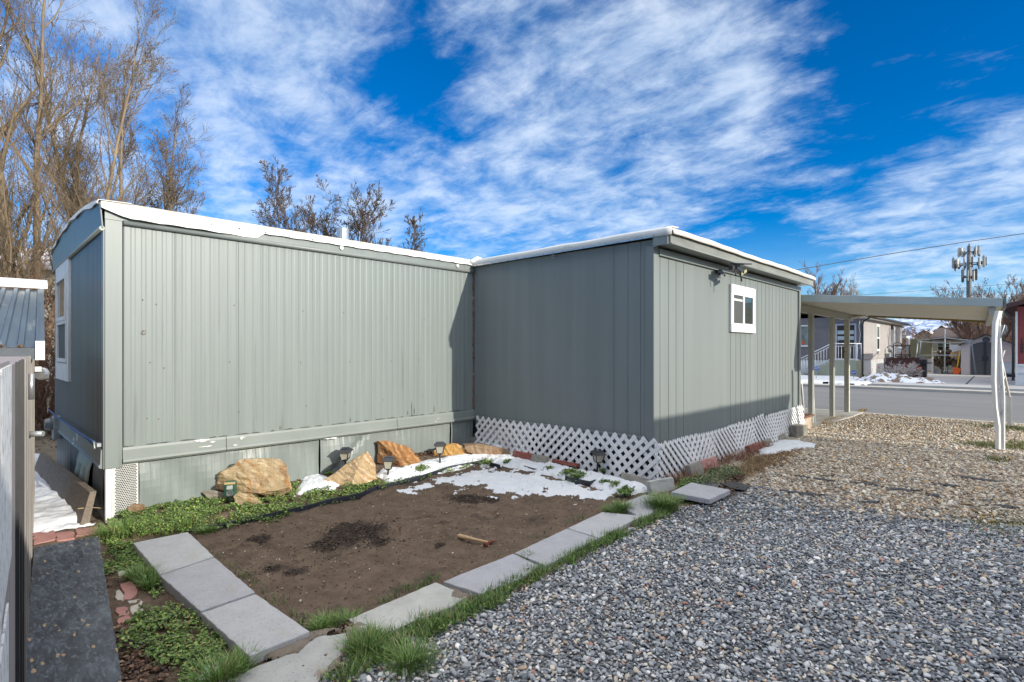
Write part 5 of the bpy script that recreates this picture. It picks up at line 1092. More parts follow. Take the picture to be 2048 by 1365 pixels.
# ------------------------------------------------------------------ trees
def treemesh(base, stems, seed, m_t, m_c, name, label, spread=.5, up=.25, lv=4, kids=(9, 8, 6), bud=None, group=None, taper=1.0, twig=.006, lens=(.55, .5, .45), tilt=(.35, .8), cat='tree', trunkfrac=.35, top=None, gap=.15):
    r = random.Random(seed); base = Vector(base); root = thing(name, base, label, cat, group)
    SEG = {0: [], 1: []}
    buds = []
    def branch(p, d, L, R, lvl):
        n = 7 if lvl == 0 else (6 if lvl == 1 else (5 if lvl == 2 else 3)); pts = [p.copy()]; rs = [R]; q = p.copy(); dd = d.copy()
        for i in range(n):
            j = (.06, .09, .11, .13, .15)[min(lvl, 4)]
            dd = (dd+Vector((r.gauss(0, j), r.gauss(0, j), r.gauss(0, j)*.6+up*.25))).normalized(); q = q+dd*(L/n); pts.append(q.copy()); rs.append(max(twig*.45, R*(1-(i+1)/n*.86)))
        SEG[0 if lvl == 0 else 1].append((pts, rs, lvl))
        if lvl >= lv: return
        k = kids[min(lvl, len(kids)-1)]; k = int(k*r.uniform(.8, 1.2))
        for _ in range(k):
            f = r.uniform(gap if lvl else trunkfrac, .98); i = min(int(f*n), n-1); a = pts[i].lerp(pts[i+1], f*n-i); rr_ = rs[i]*(1-(f*n-i))+rs[i+1]*(f*n-i)
            ax = (pts[i+1]-pts[i]).normalized(); side = ax.cross(Vector((r.gauss(0, 1), r.gauss(0, 1), r.gauss(0, 1)))).normalized(); an = r.uniform(*tilt)
            nd = (ax*math.cos(an)+side*math.sin(an)).normalized(); ll = L*lens[min(lvl, len(lens)-1)]*r.uniform(.6, 1.15)*(1.15-f*.55)
            branch(a, nd, ll, max(twig*.6, min(rr_*.6, R*.34)), lvl+1)
    for (dx, dy, dirv_, L, R) in stems: branch(base+Vector((dx, dy, -.1)), Vector(dirv_).normalized(), L, R, 0)
    for key, nm, mm in ((0, 'trunk', m_t), (1, 'crown', m_c)):
        V = []; Fc = []; k = 0; C = []
        for pts, rs, lvl in SEG[key]:
            n = 8 if lvl == 0 else (5 if lvl == 1 else 3); vs = []; P_ = np.array([p[:] for p in pts]); D_ = np.gradient(P_, axis=0); D_ /= np.linalg.norm(D_, axis=1)[:, None]+1e-9
            a = np.cross(D_, [0.31, .2, .93]); a /= np.linalg.norm(a, axis=1)[:, None]+1e-9; b_ = np.cross(a, D_); an = np.arange(n)*2*np.pi/n
            ring = P_[:, None]+(a[:, None]*np.cos(an)[None, :, None]+b_[:, None]*np.sin(an)[None, :, None])*np.array(rs)[:, None, None]
            V.append(ring.reshape(-1, 3)); m_ = len(pts); i = np.arange(m_-1)[:, None]*n; j = np.arange(n)[None]; j2 = (j+1) % n
            Fc.append(np.stack([i+j, i+j2, i+n+j2, i+n+j], -1).reshape(-1, 4)+k); k += m_*n
            if bud and lvl >= 2:
                for q in range(1, m_):
                    if r.random() < bud[0]:
                        c_ = P_[q]; s = bud[1]*r.uniform(.6, 1.3); vv = np.array([(s, 0, 0), (-s, 0, 0), (0, s, 0), (0, -s, 0), (0, 0, s*1.4), (0, 0, -s*1.4)])+c_
                        BUD.append(vv)
        if not V: continue
        o = npmesh(nm, np.concatenate(V), np.concatenate(Fc), mm, smooth=True, parent=root, L=base)
    if BUD:
        B = np.concatenate(BUD); n = len(B)//6; f = (np.array([(0, 2, 4), (2, 1, 4), (1, 3, 4), (3, 0, 4), (2, 0, 5), (1, 2, 5), (3, 1, 5), (0, 3, 5)])[None]+(np.arange(n)*6)[:, None, None]).reshape(-1, 3)
        ob_ = npmesh('bud', B, f, BUDM, parent=root, L=base); ob_['kind'] = 'stuff'; BUD.clear()
    return root
BUD = []
BUDM = mat('dark_bud', (.09, .065, .04), rough=.9)
BARK = mat('tan_bark', (.27, .205, .135), (.18, .135, .09), 9, rough=.9, bump=.6, bscale=16, stretch=(1, 1, .4), c3=(.42, .34, .22), s3=2)
TWG = mat('tan_twig', (.24, .18, .115), (.17, .125, .08), 3, rough=.9)
TWD = mat('grey_brown_twig', (.16, .12, .10), (.12, .09, .075), 3, rough=.9)
TWR = mat('reddish_twig', (.27, .17, .12), (.20, .13, .10), 3, rough=.9)
def gp(u, t, z=0): p = onD(u, 700, t); return (p.x, p.y, z)
TG = 'bare winter trees behind the trailer'
treemesh(gp(52, 11.5), [(0, 0, (.0, .02, 1), 11.5, .15), (.2, .1, (.08, .05, 1), 10.5, .10), (-.6, .2, (-.14, .1, 1), 10, .11), (-.3, -.3, (-.07, .02, 1), 11, .09), (.35, -.3, (.06, -.05, 1), 8.8, .07), (.2, .3, (.05, .1, 1), 9.5, .08)], 11, BARK, TWG, 'bare_tree', 'tallest bare tree with tan trunks at the left edge behind the shed', up=.30, lv=4, kids=(20, 9, 5, 3), tilt=(.30, .70), lens=(.30, .50, .6, .7), bud=(.22, .0085), trunkfrac=.10, twig=.0055, group=TG)
treemesh(gp(205, 13.5), [(0, 0, (.0, 0.02, 1), 9.8, .10), (.3, -.3, (.07, -.07, 1), 8.8, .08), (.5, -.5, (.08, -.08, 1), 7.6, .07), (.7, -.7, (.17, -.16, 1), 6.4, .06), (-.2, .2, (-.02, .03, 1), 7.5, .08), (.4, -.2, (.26, -.24, 1), 5.2, .06), (-.3, .3, (-.16, .14, 1), 6.4, .07)], 5, BARK, TWG, 'bare_tree', 'bare multi stemmed tree fanning out above the trailer corner', up=.26, lv=4, kids=(21, 10, 5, 3), tilt=(.30, .7), lens=(.30, .50, .6, .7), bud=(.30, .0095), trunkfrac=.12, twig=.006, group=TG)
treemesh(gp(415, 17), [(0, 0, (.05, 0, 1), 5.2, .07), (.3, -.3, (.3, -.2, 1), 4.8, .05), (-.3, .2, (-.3, .2, 1), 5.0, .05)], 8, BARK, TWD, 'bare_tree', 'small twiggy tree just showing over the roof left of the middle', up=.3, lv=4, kids=(9, 7, 6, 5), tilt=(.4, 1.0), lens=(.42, .5, .5, .5), bud=(.2, .012), trunkfrac=.2, twig=.010, group=TG)
DK = dict(up=.10, lv=3, tilt=(.35, .75), bud=(.5, .014), trunkfrac=.52, twig=.011, group=TG)
treemesh(gp(590, 20), [(-.3, .3, (-.10, .10, 1), 6.9, .06), (-.2, .2, (-.06, .07, 1), 7.4, .06), (-.1, .1, (-.04, .04, 1), 8.2, .07), (.1, -.1, (-.01, .01, 1), 7.7, .06), (.15, -.1, (.02, -.02, 1), 7.0, .05), (.2, -.2, (.05, -.05, 1), 6.6, .05)], 21, TWD, TWD, 'bare_tree', 'dark bare tree with upright stems above the middle of the roof', kids=(15, 10, 6), lens=(.24, .42, .5), **DK)
treemesh(gp(672, 20), [(0, 0, (.0, .0, 1), 7.6, .07), (-.05, 0, (-.05, .05, 1), 7.2, .06), (-.1, .1, (-.10, .10, 1), 7.0, .06), (.2, -.2, (.10, -.10, 1), 7.1, .06), (.1, -.1, (.05, -.04, 1), 7.2, .06), (.1, -.1, (.03, -.02, 1), 6.7, .05)], 23, TWD, TWD, 'bare_tree', 'spreading dark bare tree beside the roof vent pipe', kids=(15, 10, 6), lens=(.24, .42, .5), **DK)
treemesh(gp(785, 21), [(0, 0, (.0, 0, 1), 6.7, .05), (-.1, .1, (-.05, .05, 1), 6.5, .05), (.1, -.1, (.03, -.03, 1), 6.6, .05), (.2, -.2, (.08, -.08, 1), 6.5, .05)], 29, TWD, TWD, 'bare_tree', 'small dark bare tree right of the roof vent pipe', kids=(14, 10, 6), lens=(.20, .42, .5), **DK)
treemesh(gp(1122, 25), [(0, 0, (.0, 0, 1), 6.75, .07), (.2, -.2, (.08, -.08, 1), 6.6, .06)], 39, TWD, TWD, 'bare_tree', 'faint tree tip peeking over the addition roof', up=.2, lv=3, kids=(8, 5, 4), tilt=(.3, .8), lens=(.16, .4, .5), trunkfrac=.6, twig=.012, group=TG)
SG = 'bare trees across the street'
def far(u, t, H, sd, lb, mt=TWD, w=1.0, n=6, kids=(11, 8, 6), lv=3, tw=.02, u_=.2, R=.14, tf=.3, sp=.45, bud=None):
    rr_ = random.Random(sd); st_ = []
    for i in range(n): a = rr_.uniform(0, 6.28); s = sp*rr_.uniform(.3, 1); st_.append((math.cos(a)*.2, math.sin(a)*.2, (math.cos(a)*s, math.sin(a)*s, 1), H*rr_.uniform(.75, 1), R))
    return treemesh(gp(u, t), st_, sd, mt, mt, 'bare_tree', lb, up=u_, lv=lv, kids=kids, tilt=(.3, .8), lens=(.30*w, .42, .5), trunkfrac=tf, twig=tw, group=SG, bud=bud)
far(1636, 42, 7.6, 51, 'bare tree with reddish twigs just right of the addition roof end', TWR, u_=.3, sp=.30, n=8, kids=(18, 9, 6), tw=.016)
far(1702, 44, 7.4, 52, 'pale wispy bare tree over the left part of the carport', mat('pale_twig', (.36, .32, .28), rough=.9), kids=(16, 8, 6), sp=.40, tw=.014)
far(1965, 36, 6.3, 53, 'broad pollarded bare tree beneath the cell tower', TWR, n=20, sp=.80, u_=.30, kids=(16, 8, 5), tf=.35, R=.08, tw=.016)
far(2000, 52, 9.0, 54, 'bare tree leaning toward the red house behind the carport post', TWD, n=7, sp=.6, kids=(16, 8, 5))
far(1895, 46, 4.4, 55, 'low bare tree behind the house with the dish', TWR, n=8, sp=1.2, u_=-.05, kids=(10, 7, 5))
far(1820, 46, 4.2, 56, 'wide drooping bare tree beyond the purple grey house', TWR, n=10, sp=1.6, u_=-.15, kids=(11, 8, 6), R=.10)
far(1855, 60, 5.0, 57, 'brown bare tree in the far distance under the mountain', TWR, n=9, sp=1.2, u_=-.05, kids=(11, 7, 5), tw=.03)
far(1790, 62, 5.2, 58, 'brown bare tree beside the mountain view', TWR, n=9, sp=1.2, u_=0, kids=(11, 7, 5), tw=.03)
far(1925, 62, 5.4, 59, 'brown bare tree behind the yellow tarp', TWR, n=9, sp=1.0, u_=0, kids=(11, 7, 5), tw=.03)
# dense shrub tangle behind trailer at left
treemesh(gp(92, 10.4), [(rnd.uniform(-.6, .6), rnd.uniform(-.9, .9), (rnd.uniform(-.6, .6), rnd.uniform(-.6, .6), .9), rnd.uniform(1.8, 3.4), .03) for _ in range(26)], 61, mat('red_brown_twig', (.16, .085, .055), rough=.9), MATS['red_brown_twig'], 'bare_shrub', 'tangled reddish brown shrub in the gap between shed and trailer', up=.0, lv=3, kids=(9, 7, 5), tilt=(.4, 1.2), lens=(.5, .5, .5), trunkfrac=.1, twig=.007, cat='shrub')
# ------------------------------------------------------------------ neighbour's white house behind the trees on the left
nh = thing('white_house', gp(20, 19), 'cream sided house behind the bare trees at the left edge', 'house')
CRS = mat('cream_siding', (.66, .62, .50), (.58, .54, .43), 3, rough=.7)
bx_ = onD(-60, 700, 19); ex_ = onD(118, 700, 19); dv = (ex_-bx_); dv.z = 0; ln = dv.length; dv.normalize(); nv = Vector((-dv.y, dv.x, 0))*1
if nv.dot(Vector((FW[0], FW[1], 0))) < 0: nv = -nv
mb = MB(); 
for i in range(24):
    z = .1+i*.19; b0 = Vector((bx_.x, bx_.y, 0))-dv*8; b1 = Vector((bx_.x, bx_.y, 0))+dv*ln
    mb.add([b0+Vector((0, 0, z)), b1+Vector((0, 0, z)), b1+nv*.02+Vector((0, 0, z+.188)), b0+nv*.02+Vector((0, 0, z+.188)), b0+nv*.06+Vector((0, 0, z)), b1+nv*.06+Vector((0, 0, z)), b1+nv*.06+Vector((0, 0, z+.188)), b0+nv*.06+Vector((0, 0, z+.188))], BF)
mb.build('wall', CRS, nh)
b0 = Vector((bx_.x, bx_.y, 0))-dv*8.3; b1 = Vector((bx_.x, bx_.y, 0))+dv*(ln+.3)
MB().add([b0-nv*.4+Vector((0, 0, 4.4)), b1-nv*.4+Vector((0, 0, 4.4)), b1+nv*5+Vector((0, 0, 6.0)), b0+nv*5+Vector((0, 0, 6.0)), b0-nv*.4+Vector((0, 0, 4.65)), b1-nv*.4+Vector((0, 0, 4.65)), b1+nv*5+Vector((0, 0, 6.2)), b0+nv*5+Vector((0, 0, 6.2))], BF).build('roof', mat('snowy_roof', (.75, .76, .78), (.35, .22, .16), 1.2, rough=.7, lo=.5, hi=.56), nh)
MB().add([b0+nv*.1, b1+nv*.1, b1+nv*6, b0+nv*6]+[v+Vector((0, 0, 4.4)) for v in (b0+nv*.1, b1+nv*.1, b1+nv*6, b0+nv*6)], BF).build('core_wall', CRS, nh)
# ------------------------------------------------------------------ neighbour's trailer behind the camera (casts the yard's shade)
nb_ = thing('neighbour_trailer', (1, -5.5, 0), 'long cream neighbour trailer on the near side of the gravel, behind the camera', 'mobile home')
MB().box((-9, -7.6, .5), (11.0, -4.0, 3.0)).build('wall', CRS, nb_)
MB().box((-9, -7.5, -.1), (10.9, -4.08, .49)).build('skirting', mat('tan_skirting', (.4, .36, .28), (.34, .3, .24), 3, rough=.8), nb_)
SHZ = .81+(YC+3.75)*math.tan(EL)/math.cos(math.atan(.134))
V = [(x, y, z) for x in (-9.3, 11.2) for y, z in ((-7.9, SHZ-.1), (-5.8, SHZ+.15), (-3.75, SHZ-.08), (-3.75, SHZ), (-5.8, SHZ+.23), (-7.9, SHZ-.02))]
MB().add(V, [(0, 1, 2, 3, 4, 5), (11, 10, 9, 8, 7, 6)]+[(i, i+6, (i+1) % 6+6, (i+1) % 6) for i in range(6)]).build('roof', ROOFW, nb_)
pvx = onY(1437, 820, YC).x+.134*(YC+5.0)
MB().tube([(pvx, -4.6, SHZ-.1), (pvx, -4.6, SHZ+.24)], .05, 10).lathe((pvx, -4.6, SHZ+.24), [(.07, 0), (.07, .04), (.02, .07)], 12).build('roof_vent', ALU, nb_)
for x in (-6, -2, 3, 8):
    o = MB().box((x, -3.999, 1.2), (x+1.1, -3.97, 2.3)).build('window', WHITE, nb_); MB().box((x+.08, -3.968, 1.28), (x+1.02, -3.96, 2.22)).build('pane', GLS, o)

# ------------------------------------------------------------------ across the street
def part(par, name, m, *boxes, bevel=0):
    mb = MB()
    for a, b in boxes: mb.box([min(a[i], b[i]) for i in range(3)], [max(a[i], b[i]) for i in range(3)])
    return mb.build(name, m, par, bevel=bevel)
GX = 36.4; GY = 6.95
HP = mat('purple_grey_siding', (.20, .18, .185), (.175, .16, .165), 2, rough=.8, bump=.1)
HP2 = mat('warm_grey_siding', (.38, .355, .345), (.33, .31, .30), 2, rough=.8)
gh_ = thing('grey_house', (GX, GY, 0), 'purple grey house with dark front door and white skirting across the street', 'house')
part(gh_, 'wall', HP, ((GX, GY, 1.0), (50, 22, 3.55)))
part(gh_, 'skirting', WHITE, ((GX+.03, GY+.03, -.1), (49.9, 22, .98)))
mb = MB()
for i in range(60): mb.box((GX+.002, GY+.05+i*.25, .0), (GX+.029, GY+.16+i*.25, .95))
for i in range(50): mb.box((GX+.1+i*.27, GY+.002, .0), (GX+.21+i*.27, GY+.029, .95))
mb.build('skirt_rib', WHITE, gh_)
part(gh_, 'side_wall', HP2, ((GX+.02, GY-.03, 1.0), (50, GY-.003, 3.5)))
part(gh_, 'corner_trim', HP, ((GX-.03, GY-.04, .9), (GX+.15, GY+.5, 3.5))); part(gh_, 'corner_trim', HP, ((50.0, GY-.05, .9), (50.15, GY+.1, 3.5)))
part(gh_, 'trim_board', HP, ((GX-.03, GY+.5, 2.95), (GX-.002, 22, 3.0)), ((GX-.03, GY+.5, 1.0), (GX-.002, 22, 1.06)))
RSH = mat('dark_shingle', (.055, .05, .048), (.08, .075, .07), 6, rough=.9)
yr_ = GY+4.2
V = []
for x in (GX-.5, 50.5):
    for y, z in ((GY-.45, 3.50), (yr_, 4.35), (yr_+4.7, 3.5), (yr_+4.7, 3.62), (yr_, 4.47), (GY-.45, 3.62)): V.append((x, y, z))
MB().add(V, [(0, 1, 2, 3, 4, 5), (11, 10, 9, 8, 7, 6)]+[(i, i+6, (i+1) % 6+6, (i+1) % 6) for i in range(6)]).build('roof', RSH, gh_)
part(gh_, 'soffit', WHITE, ((GX-.4, GY-.42, 3.44), (50.3, GY-.06, 3.47)))
MB().tube([(GX-.5, GY-.50, 3.50), (50.5, GY-.50, 3.50)], .06, 8).build('gutter', BLACKP, gh_)
MB().tube([(GX-.35, GY-.50, 3.46), (GX-.2, GY-.15, 3.25), (GX-.08, GY-.08, 3.1), (GX-.08, GY-.08, .2), (GX-.25, GY-.15, .1)], .05, 8).build('downpipe', BLACKP, gh_)
V = []
# narrow side window
wx0 = onY(1751, 700, GY).x; wx1 = onY(1757.5, 700, GY).x; z1 = onY(1752, 649, GY).z; z0 = onY(1754, 703, GY).z
wn = part(gh_, 'window', WHITE, ((wx0, GY-.06, z0), (wx1, GY-.032, z1))); part(wn, 'pane', GLS2, ((wx0+.18, GY-.07, (z0+z1)/2+.05), (wx1-.18, GY-.062, z1-.15))); part(wn, 'pane', GLS, ((wx0+.18, GY-.07, z0+.15), (wx1-.18, GY-.062, (z0+z1)/2-.05)))
pp = onY(1782, 655, GY); part(gh_, 'service_mast', WHITE, ((pp.x, GY-.2, .8), (pp.x+.25, GY-.04, pp.z)), bevel=.03)
part(gh_, 'wall_light', BLACKP, ((pp.x-.25, GY-.15, pp.z-.15), (pp.x-.05, GY-.035, pp.z+.15)))
mx = onY(1770, 715, GY).x; part(gh_, 'utility_box', mat('utility_grey', (.24, .28, .30), rough=.5), ((mx-.3, GY-.3, .1), (mx+.35, GY-.035, 1.35)), bevel=.01)
MB().lathe((mx-.1, GY-.3, 1.6), [(.16, -.1), (.17, 0), (.13, .12)], 14, (0, -1, 0)).build('meter', STEEL, gh_)
# door and frame (on the front, X = GX)
dy0 = onX(1713, 700, GX).y; dy1 = onX(1671, 700, GX).y; dz0 = 1.02; dz1 = onX(1690, 648, GX).z
dr = part(gh_, 'door_frame', mat('pale_violet_trim', (.44, .45, .50), rough=.6), ((GX-.06, dy0, dz0), (GX-.031, dy0+.09, dz1)), ((GX-.06, dy1-.09, dz0), (GX-.031, dy1, dz1)), ((GX-.059, dy0+.091, dz1-.09), (GX-.031, dy1-.091, dz1)))
dd_ = part(gh_, 'door', mat('dark_brown_door', (.03, .018, .016), rough=.5), ((GX-.05, dy0+.092, dz0), (GX-.033, dy1-.092, dz1-.092)))
dm = (dy0+dy1)/2
for s in (-1, 1):
    for q in (0, 1): part(dd_, 'pane', mat('pale_glass', (.42, .50, .52), rough=.3) if (s, q) == (-1, 0) else MATS['pale_glass'], ((GX-.058, dm+s*.06, dz1-.62-q*.34), (GX-.052, dm+s*.42, dz1-.40-q*.34)))
part(dd_, 'handle', ALU, ((GX-.09, dy1-.20, dz0+.92), (GX-.052, dy1-.14, dz0+1.02)), ((GX-.09, dy1-.20, dz0+1.1), (GX-.052, dy1-.13, dz0+1.18)))
wy0 = onX(1624, 700, GX).y; wz1 = onX(1600, 651, GX).z; wz0 = onX(1600, 694, GX).z
wn = part(gh_, 'window', WHITE, ((GX-.07, wy0, wz0), (GX-.031, wy0+3.0, wz0+.1)), ((GX-.07, wy0, wz1-.08), (GX-.031, wy0+3.0, wz1)), ((GX-.069, wy0, wz0+.101), (GX-.031, wy0+.08, wz1-.081)), ((GX-.069, onX(1601.5, 700, GX).y-.04, wz0+.101), (GX-.031, onX(1601.5, 700, GX).y+.04, wz1-.081)))
part(wn, 'pane', mat('window_reflecting_yard', (.30, .34, .30), (.10, .13, .12), 1.4, rough=.2), ((GX-.04, wy0+.08, wz0+.1), (GX-.033, wy0+2.95, wz1-.08)))
part(wn, 'box', mat('orange_thing', (.45, .12, .05), rough=.7), ((GX-.052, wy0+.4, wz0+.12), (GX-.041, wy0+.95, wz0+.38)))
# floodlight, dangling cable
q = onX(1716, 634, GX-.3); MB().tube([q, q+Vector((0, -.25, -.06))], .07, 8).build('floodlight', WHITE, gh_)
q = onX(1720, 637, GX-.1); MB().tube([q, q+Vector((0, .05, -.5)), q+Vector((0, -.02, -.9)), q+Vector((0, .03, -1.4)), q+Vector((0, -.04, -1.7)), q+Vector((0, .05, -1.75))], .018, 5).build('cable', WHITE, gh_)
# stoop
stp = thing('front_stoop', (GX-1, dm, 0), 'beige concrete stoop with side stairs in front of the dark door', 'stoop')
sy0 = onX(1714, 700, GX-1.3).y; sy1 = onX(1663, 700, GX-1.3).y
BEI = mat('beige_concrete', (.36, .37, .27), (.32, .33, .25), 2, rough=.9)
part(stp, 'platform', BEI, ((GX-1.4, sy0, -.05), (GX-.04, sy1, 1.0)), bevel=.01)
mb = MB()
for i in range(6): mb.box((GX-1.4, sy1+.002+i*.29, -.05), (GX-.1, sy1+.29+i*.29, .85-i*.16))
mb.build('stair', BEI, stp, bevel=.01)
part(stp, 'snow_cover', SNOWM, ((GX-1.35, sy0+.1, 1.003), (GX-.2, sy1-.1, 1.04)))
rlg = thing('stoop_railing', (GX-1.3, dm, 1), 'white metal picket railing on the beige stoop', 'railing')
mb = MB(); xx = GX-1.36; zt2 = 1.95
mb.tube([(xx, sy0, zt2), (xx, sy1, zt2), (xx, sy1+1.75, 1.0)], .03, 6).tube([(xx, sy0, zt2-.14), (xx, sy1, zt2-.14), (xx, sy1+1.75, .86)], .02, 6).tube([(xx, sy0, 1.08), (xx, sy1, 1.08), (xx, sy1+1.75, .12)], .02, 6)
mb.build('rail', WHITE, rlg); mb = MB()
y = sy0
while y < sy1+1.7:
    dz_ = 0 if y < sy1 else (y-sy1)*-.543; mb.tube([(xx, y, 1.05+dz_), (xx, y, zt2-.12+dz_)], .014, 4); y += .15
for y in (sy0, sy1): mb.box((xx-.03, y-.03, 1.0), (xx+.03, y+.03, zt2))
mb.build('picket', WHITE, rlg)
MB().tube([(GX-1.36, sy0+.02, zt2), (GX-.1, sy0+.02, zt2)], .03, 6).tube([(GX-.1, sy0+.02, 1.0), (GX-.1, sy0+.02, zt2)], .03, 6).build('side_rail', WHITE, rlg)
# security signs
SBL = mat('sign_blue', (.01, .09, .42), rough=.4)
def octo(u, v, t, r_, label):
    c = onD(u, v, t); o = thing('security_sign', Vector((c.x, c.y, .1)), label, 'sign', 'blue security signs at the grey house')
    f = Vector((-FW[0], -FW[1], 0)); yaw = math.atan2(f.y, f.x)+math.pi/2
    rt = Vector((RT[0], RT[1], 0)); pts = [c+rt*(r_*math.cos(a))+Vector((0, 0, r_*.85*math.sin(a))) for a in [math.pi/8+i*math.pi/4 for i in range(8)]]
    MB().prism(pts, -f*.02).build('sign_panel', SBL, o); MB().tube([Vector((c.x, c.y, -.05))-f*.03, c-f*.03], .015, 5).build('stake', STEEL, o)
    M4 = Matrix.Translation(c+f*.012) @ Matrix((( rt.x, 0, f.x, 0), (rt.y, 0, f.y, 0), (0, 1, 0, 0), (0, 0, 0, 1)))
    add_text('ADT', r_*.85, .004, M4, WHITE, o)
octo(1633, 737, 27.5, .125, 'smaller blue octagonal security sign by the stoop stairs'); octo(1708, 745.5, 27.5, .135, 'blue octagonal security sign at the right corner of the stoop')
# snowy mound with stone planter edging and sprinkler stakes
def hill(u, v, rx, ry, h, m, name, label, cat, seed):
    p = P(u, v); p.z = .02; xs = np.linspace(-rx, rx, 50); ys = np.linspace(-ry, ry, 50)
    def zf(x, y): q = 1-(x/rx)**2-(y/ry)**2; return np.where(q > 0, h*np.clip(q, 0, 1)**.8*(.2+1.5*fbm(x+seed, y, 1.6, 5, .6)**1.5), -.1)
    X, Y = np.meshgrid(xs, ys, indexing='ij'); V = np.stack([X, Y, zf(X, Y)], -1).reshape(-1, 3)+np.array(p[:]); I = np.arange(2500).reshape(50, 50); Fc = np.stack([I[:-1, :-1], I[1:, :-1], I[1:, 1:], I[:-1, 1:]], -1).reshape(-1, 4)
    o = npmesh(name, V, Fc, m, smooth=True, L=p); return tagit(o, label, cat)
SNR = mat('snow_and_dirt', (.80, .84, .92), (.20, .15, .10), 3.0, rough=.8, lo=.48, hi=.54, bump=.4, bscale=8)
hill(1797, 768, 1.2, 1.9, .50, SNR, 'snowy_mound', 'low snow and dirt mound at the street corner in front of the brown fence', 'mound', 1)
hill(1838, 768, 1.2, .75, .30, SNR, 'snowy_mound', 'smaller snow speckled heap right of the mound toward the driveway', 'mound', 4)
pl = thing('stone_edging', P(1770, 775), 'low tan and brown curved stone edging below the snowy mound', 'edging')
MB().tube([onZ(u, v, -.02) for u, v in ((1743, 769), (1760, 773), (1778, 775), (1790, 774.5))], .09, 8).build('stone', mat('olive_stone', (.25, .22, .15), rough=.9), pl)
MB().tube([onZ(u, v, -.0) for u, v in ((1789, 773), (1800, 773), (1812, 770.5))], .08, 8).build('brick_stone', mat('orange_stone', (.38, .18, .10), rough=.9), pl)
for u, v, lb in ((1758, 752, 'small red topped marker stake on the grass by the grey house'), (1810, 765, 'red topped marker stake in the snowy mound')):
    p = P(u, v); p.z = .1; s = thing('marker_stake', p, lb, 'stake', 'marker stakes'); H_ = .40 if u < 1800 else .75
    MB().tube([p, p+Vector((0, 0, H_))], .02, 5).build('stake', STEEL, s); MB().lathe(p+Vector((0, 0, H_)), [(.035, -.06), (.045, 0), (.035, .08)], 8).build('reflector', mat('red_plastic', (.5, .02, .015), rough=.4), s)
sb = thing('snowy_shrub', onD(1808, 750, 26), 'small twiggy grey shrub dusted with snow before the brown fence', 'shrub')
treemesh(tuple(onD(1806, 755, 25.5)), [(rnd.uniform(-.3, .3), rnd.uniform(-.3, .3), (rnd.uniform(-.8, .8), rnd.uniform(-.8, .8), .8), .8, .02) for _ in range(16)], 71, TWD, mat('frosty_twig', (.55, .5, .47), rough=.9), 'bare_shrub', 'bare twiggy shrub dusted with snow in front of the brown fence', up=0, lv=2, kids=(9, 6), trunkfrac=.1, twig=.012, cat='shrub')
bpy.data.objects.remove(sb)
# brown fence section
c0 = onD(1772, 752, 28.5); c1 = onD(1839, 755, 28.5); bf = thing('brown_fence', Vector((c0.x, c0.y, .1)), 'short dark reddish brown board fence beside the driveway', 'fence')
dv = (c1-c0); dv.z = 0; L_ = dv.length; dv.normalize(); mb = MB(); n = 9
BRF = mat('fence_brown', (.085, .035, .030), (.065, .028, .025), 4, rough=.7)
for i in range(n):
    a = Vector((c0.x, c0.y, .05))+dv*(L_*i/n+.012); b = Vector((c0.x, c0.y, .05))+dv*(L_*(i+1)/n-.012); nv = Vector((-dv.y, dv.x, 0))*.03; h = 1.13 + (.03 if i % 2 else 0)
    mb.add([a-nv, b-nv, b+nv, a+nv, a-nv+Vector((0, 0, h)), b-nv+Vector((0, 0, h)), b+nv+Vector((0, 0, h)), a+nv+Vector((0, 0, h))], BF)
mb.build('board', BRF, bf, bevel=.01)
MB().tube([Vector((c0.x, c0.y, .3))+dv*0+nv*2, Vector((c0.x, c0.y, .3))+dv*L_+nv*2], .05, 4).tube([Vector((c0.x, c0.y, .9))+nv*2, Vector((c0.x, c0.y, .9))+dv*L_+nv*2], .05, 4).build('rail', BRF, bf)
# garden trellis arch with hooks behind the fence
tr = thing('trellis', onD(1800, 740, 29.5), 'dark metal garden trellis with shepherd hooks behind the brown fence', 'trellis'); tl = lambda u, v: onD(u, v, 29.6); mb = MB()
for a, b in (((1787, 745), (1787, 692)), ((1803, 745), (1803, 688)), ((1819, 720), (1819, 691)), ((1787, 692), (1822, 691)), ((1790, 713), (1822, 713)), ((1790, 710), (1822, 710))): mb.tube([tl(*a), tl(*b)], .03, 5)
for k in range(5): mb.tube([tl(1808+k*3, 713), tl(1808+k*3, 692)], .012, 4)
mb.tube([tl(1787+8*(1-math.cos(a)), 692-7*math.sin(a)) for a in np.linspace(0, 3.1, 9)], .025, 5).tube([tl(1787-6.5*(1-math.cos(a)), 697-5*math.sin(a)) for a in np.linspace(0, 3.1, 9)]+[tl(1775, 695.5)], .022, 5)
mb.build('metal_frame', mat('dark_iron', (.06, .05, .045), rough=.6), tr)
wb_ = thing('bird_feeder', tl(1799, 705), 'small white lantern feeder hanging at the dark trellis', 'feeder'); MB().lathe(tl(1799, 707), [(.06, 0), (.09, .1), (.09, .25), (.15, .28), (.02, .38)], 10).build('body', WHITE, wb_)
# hut/white side structure & chair behind trellis
part(thing('white_awning', onD(1815, 700, 42), 'white framed awning post behind the trellis', 'awning'), 'canopy', WHITE, (onD(1803, 672, 42), onD(1820, 677, 43)), (onD(1812, 676, 42), onD(1820, 715, 42.4)))
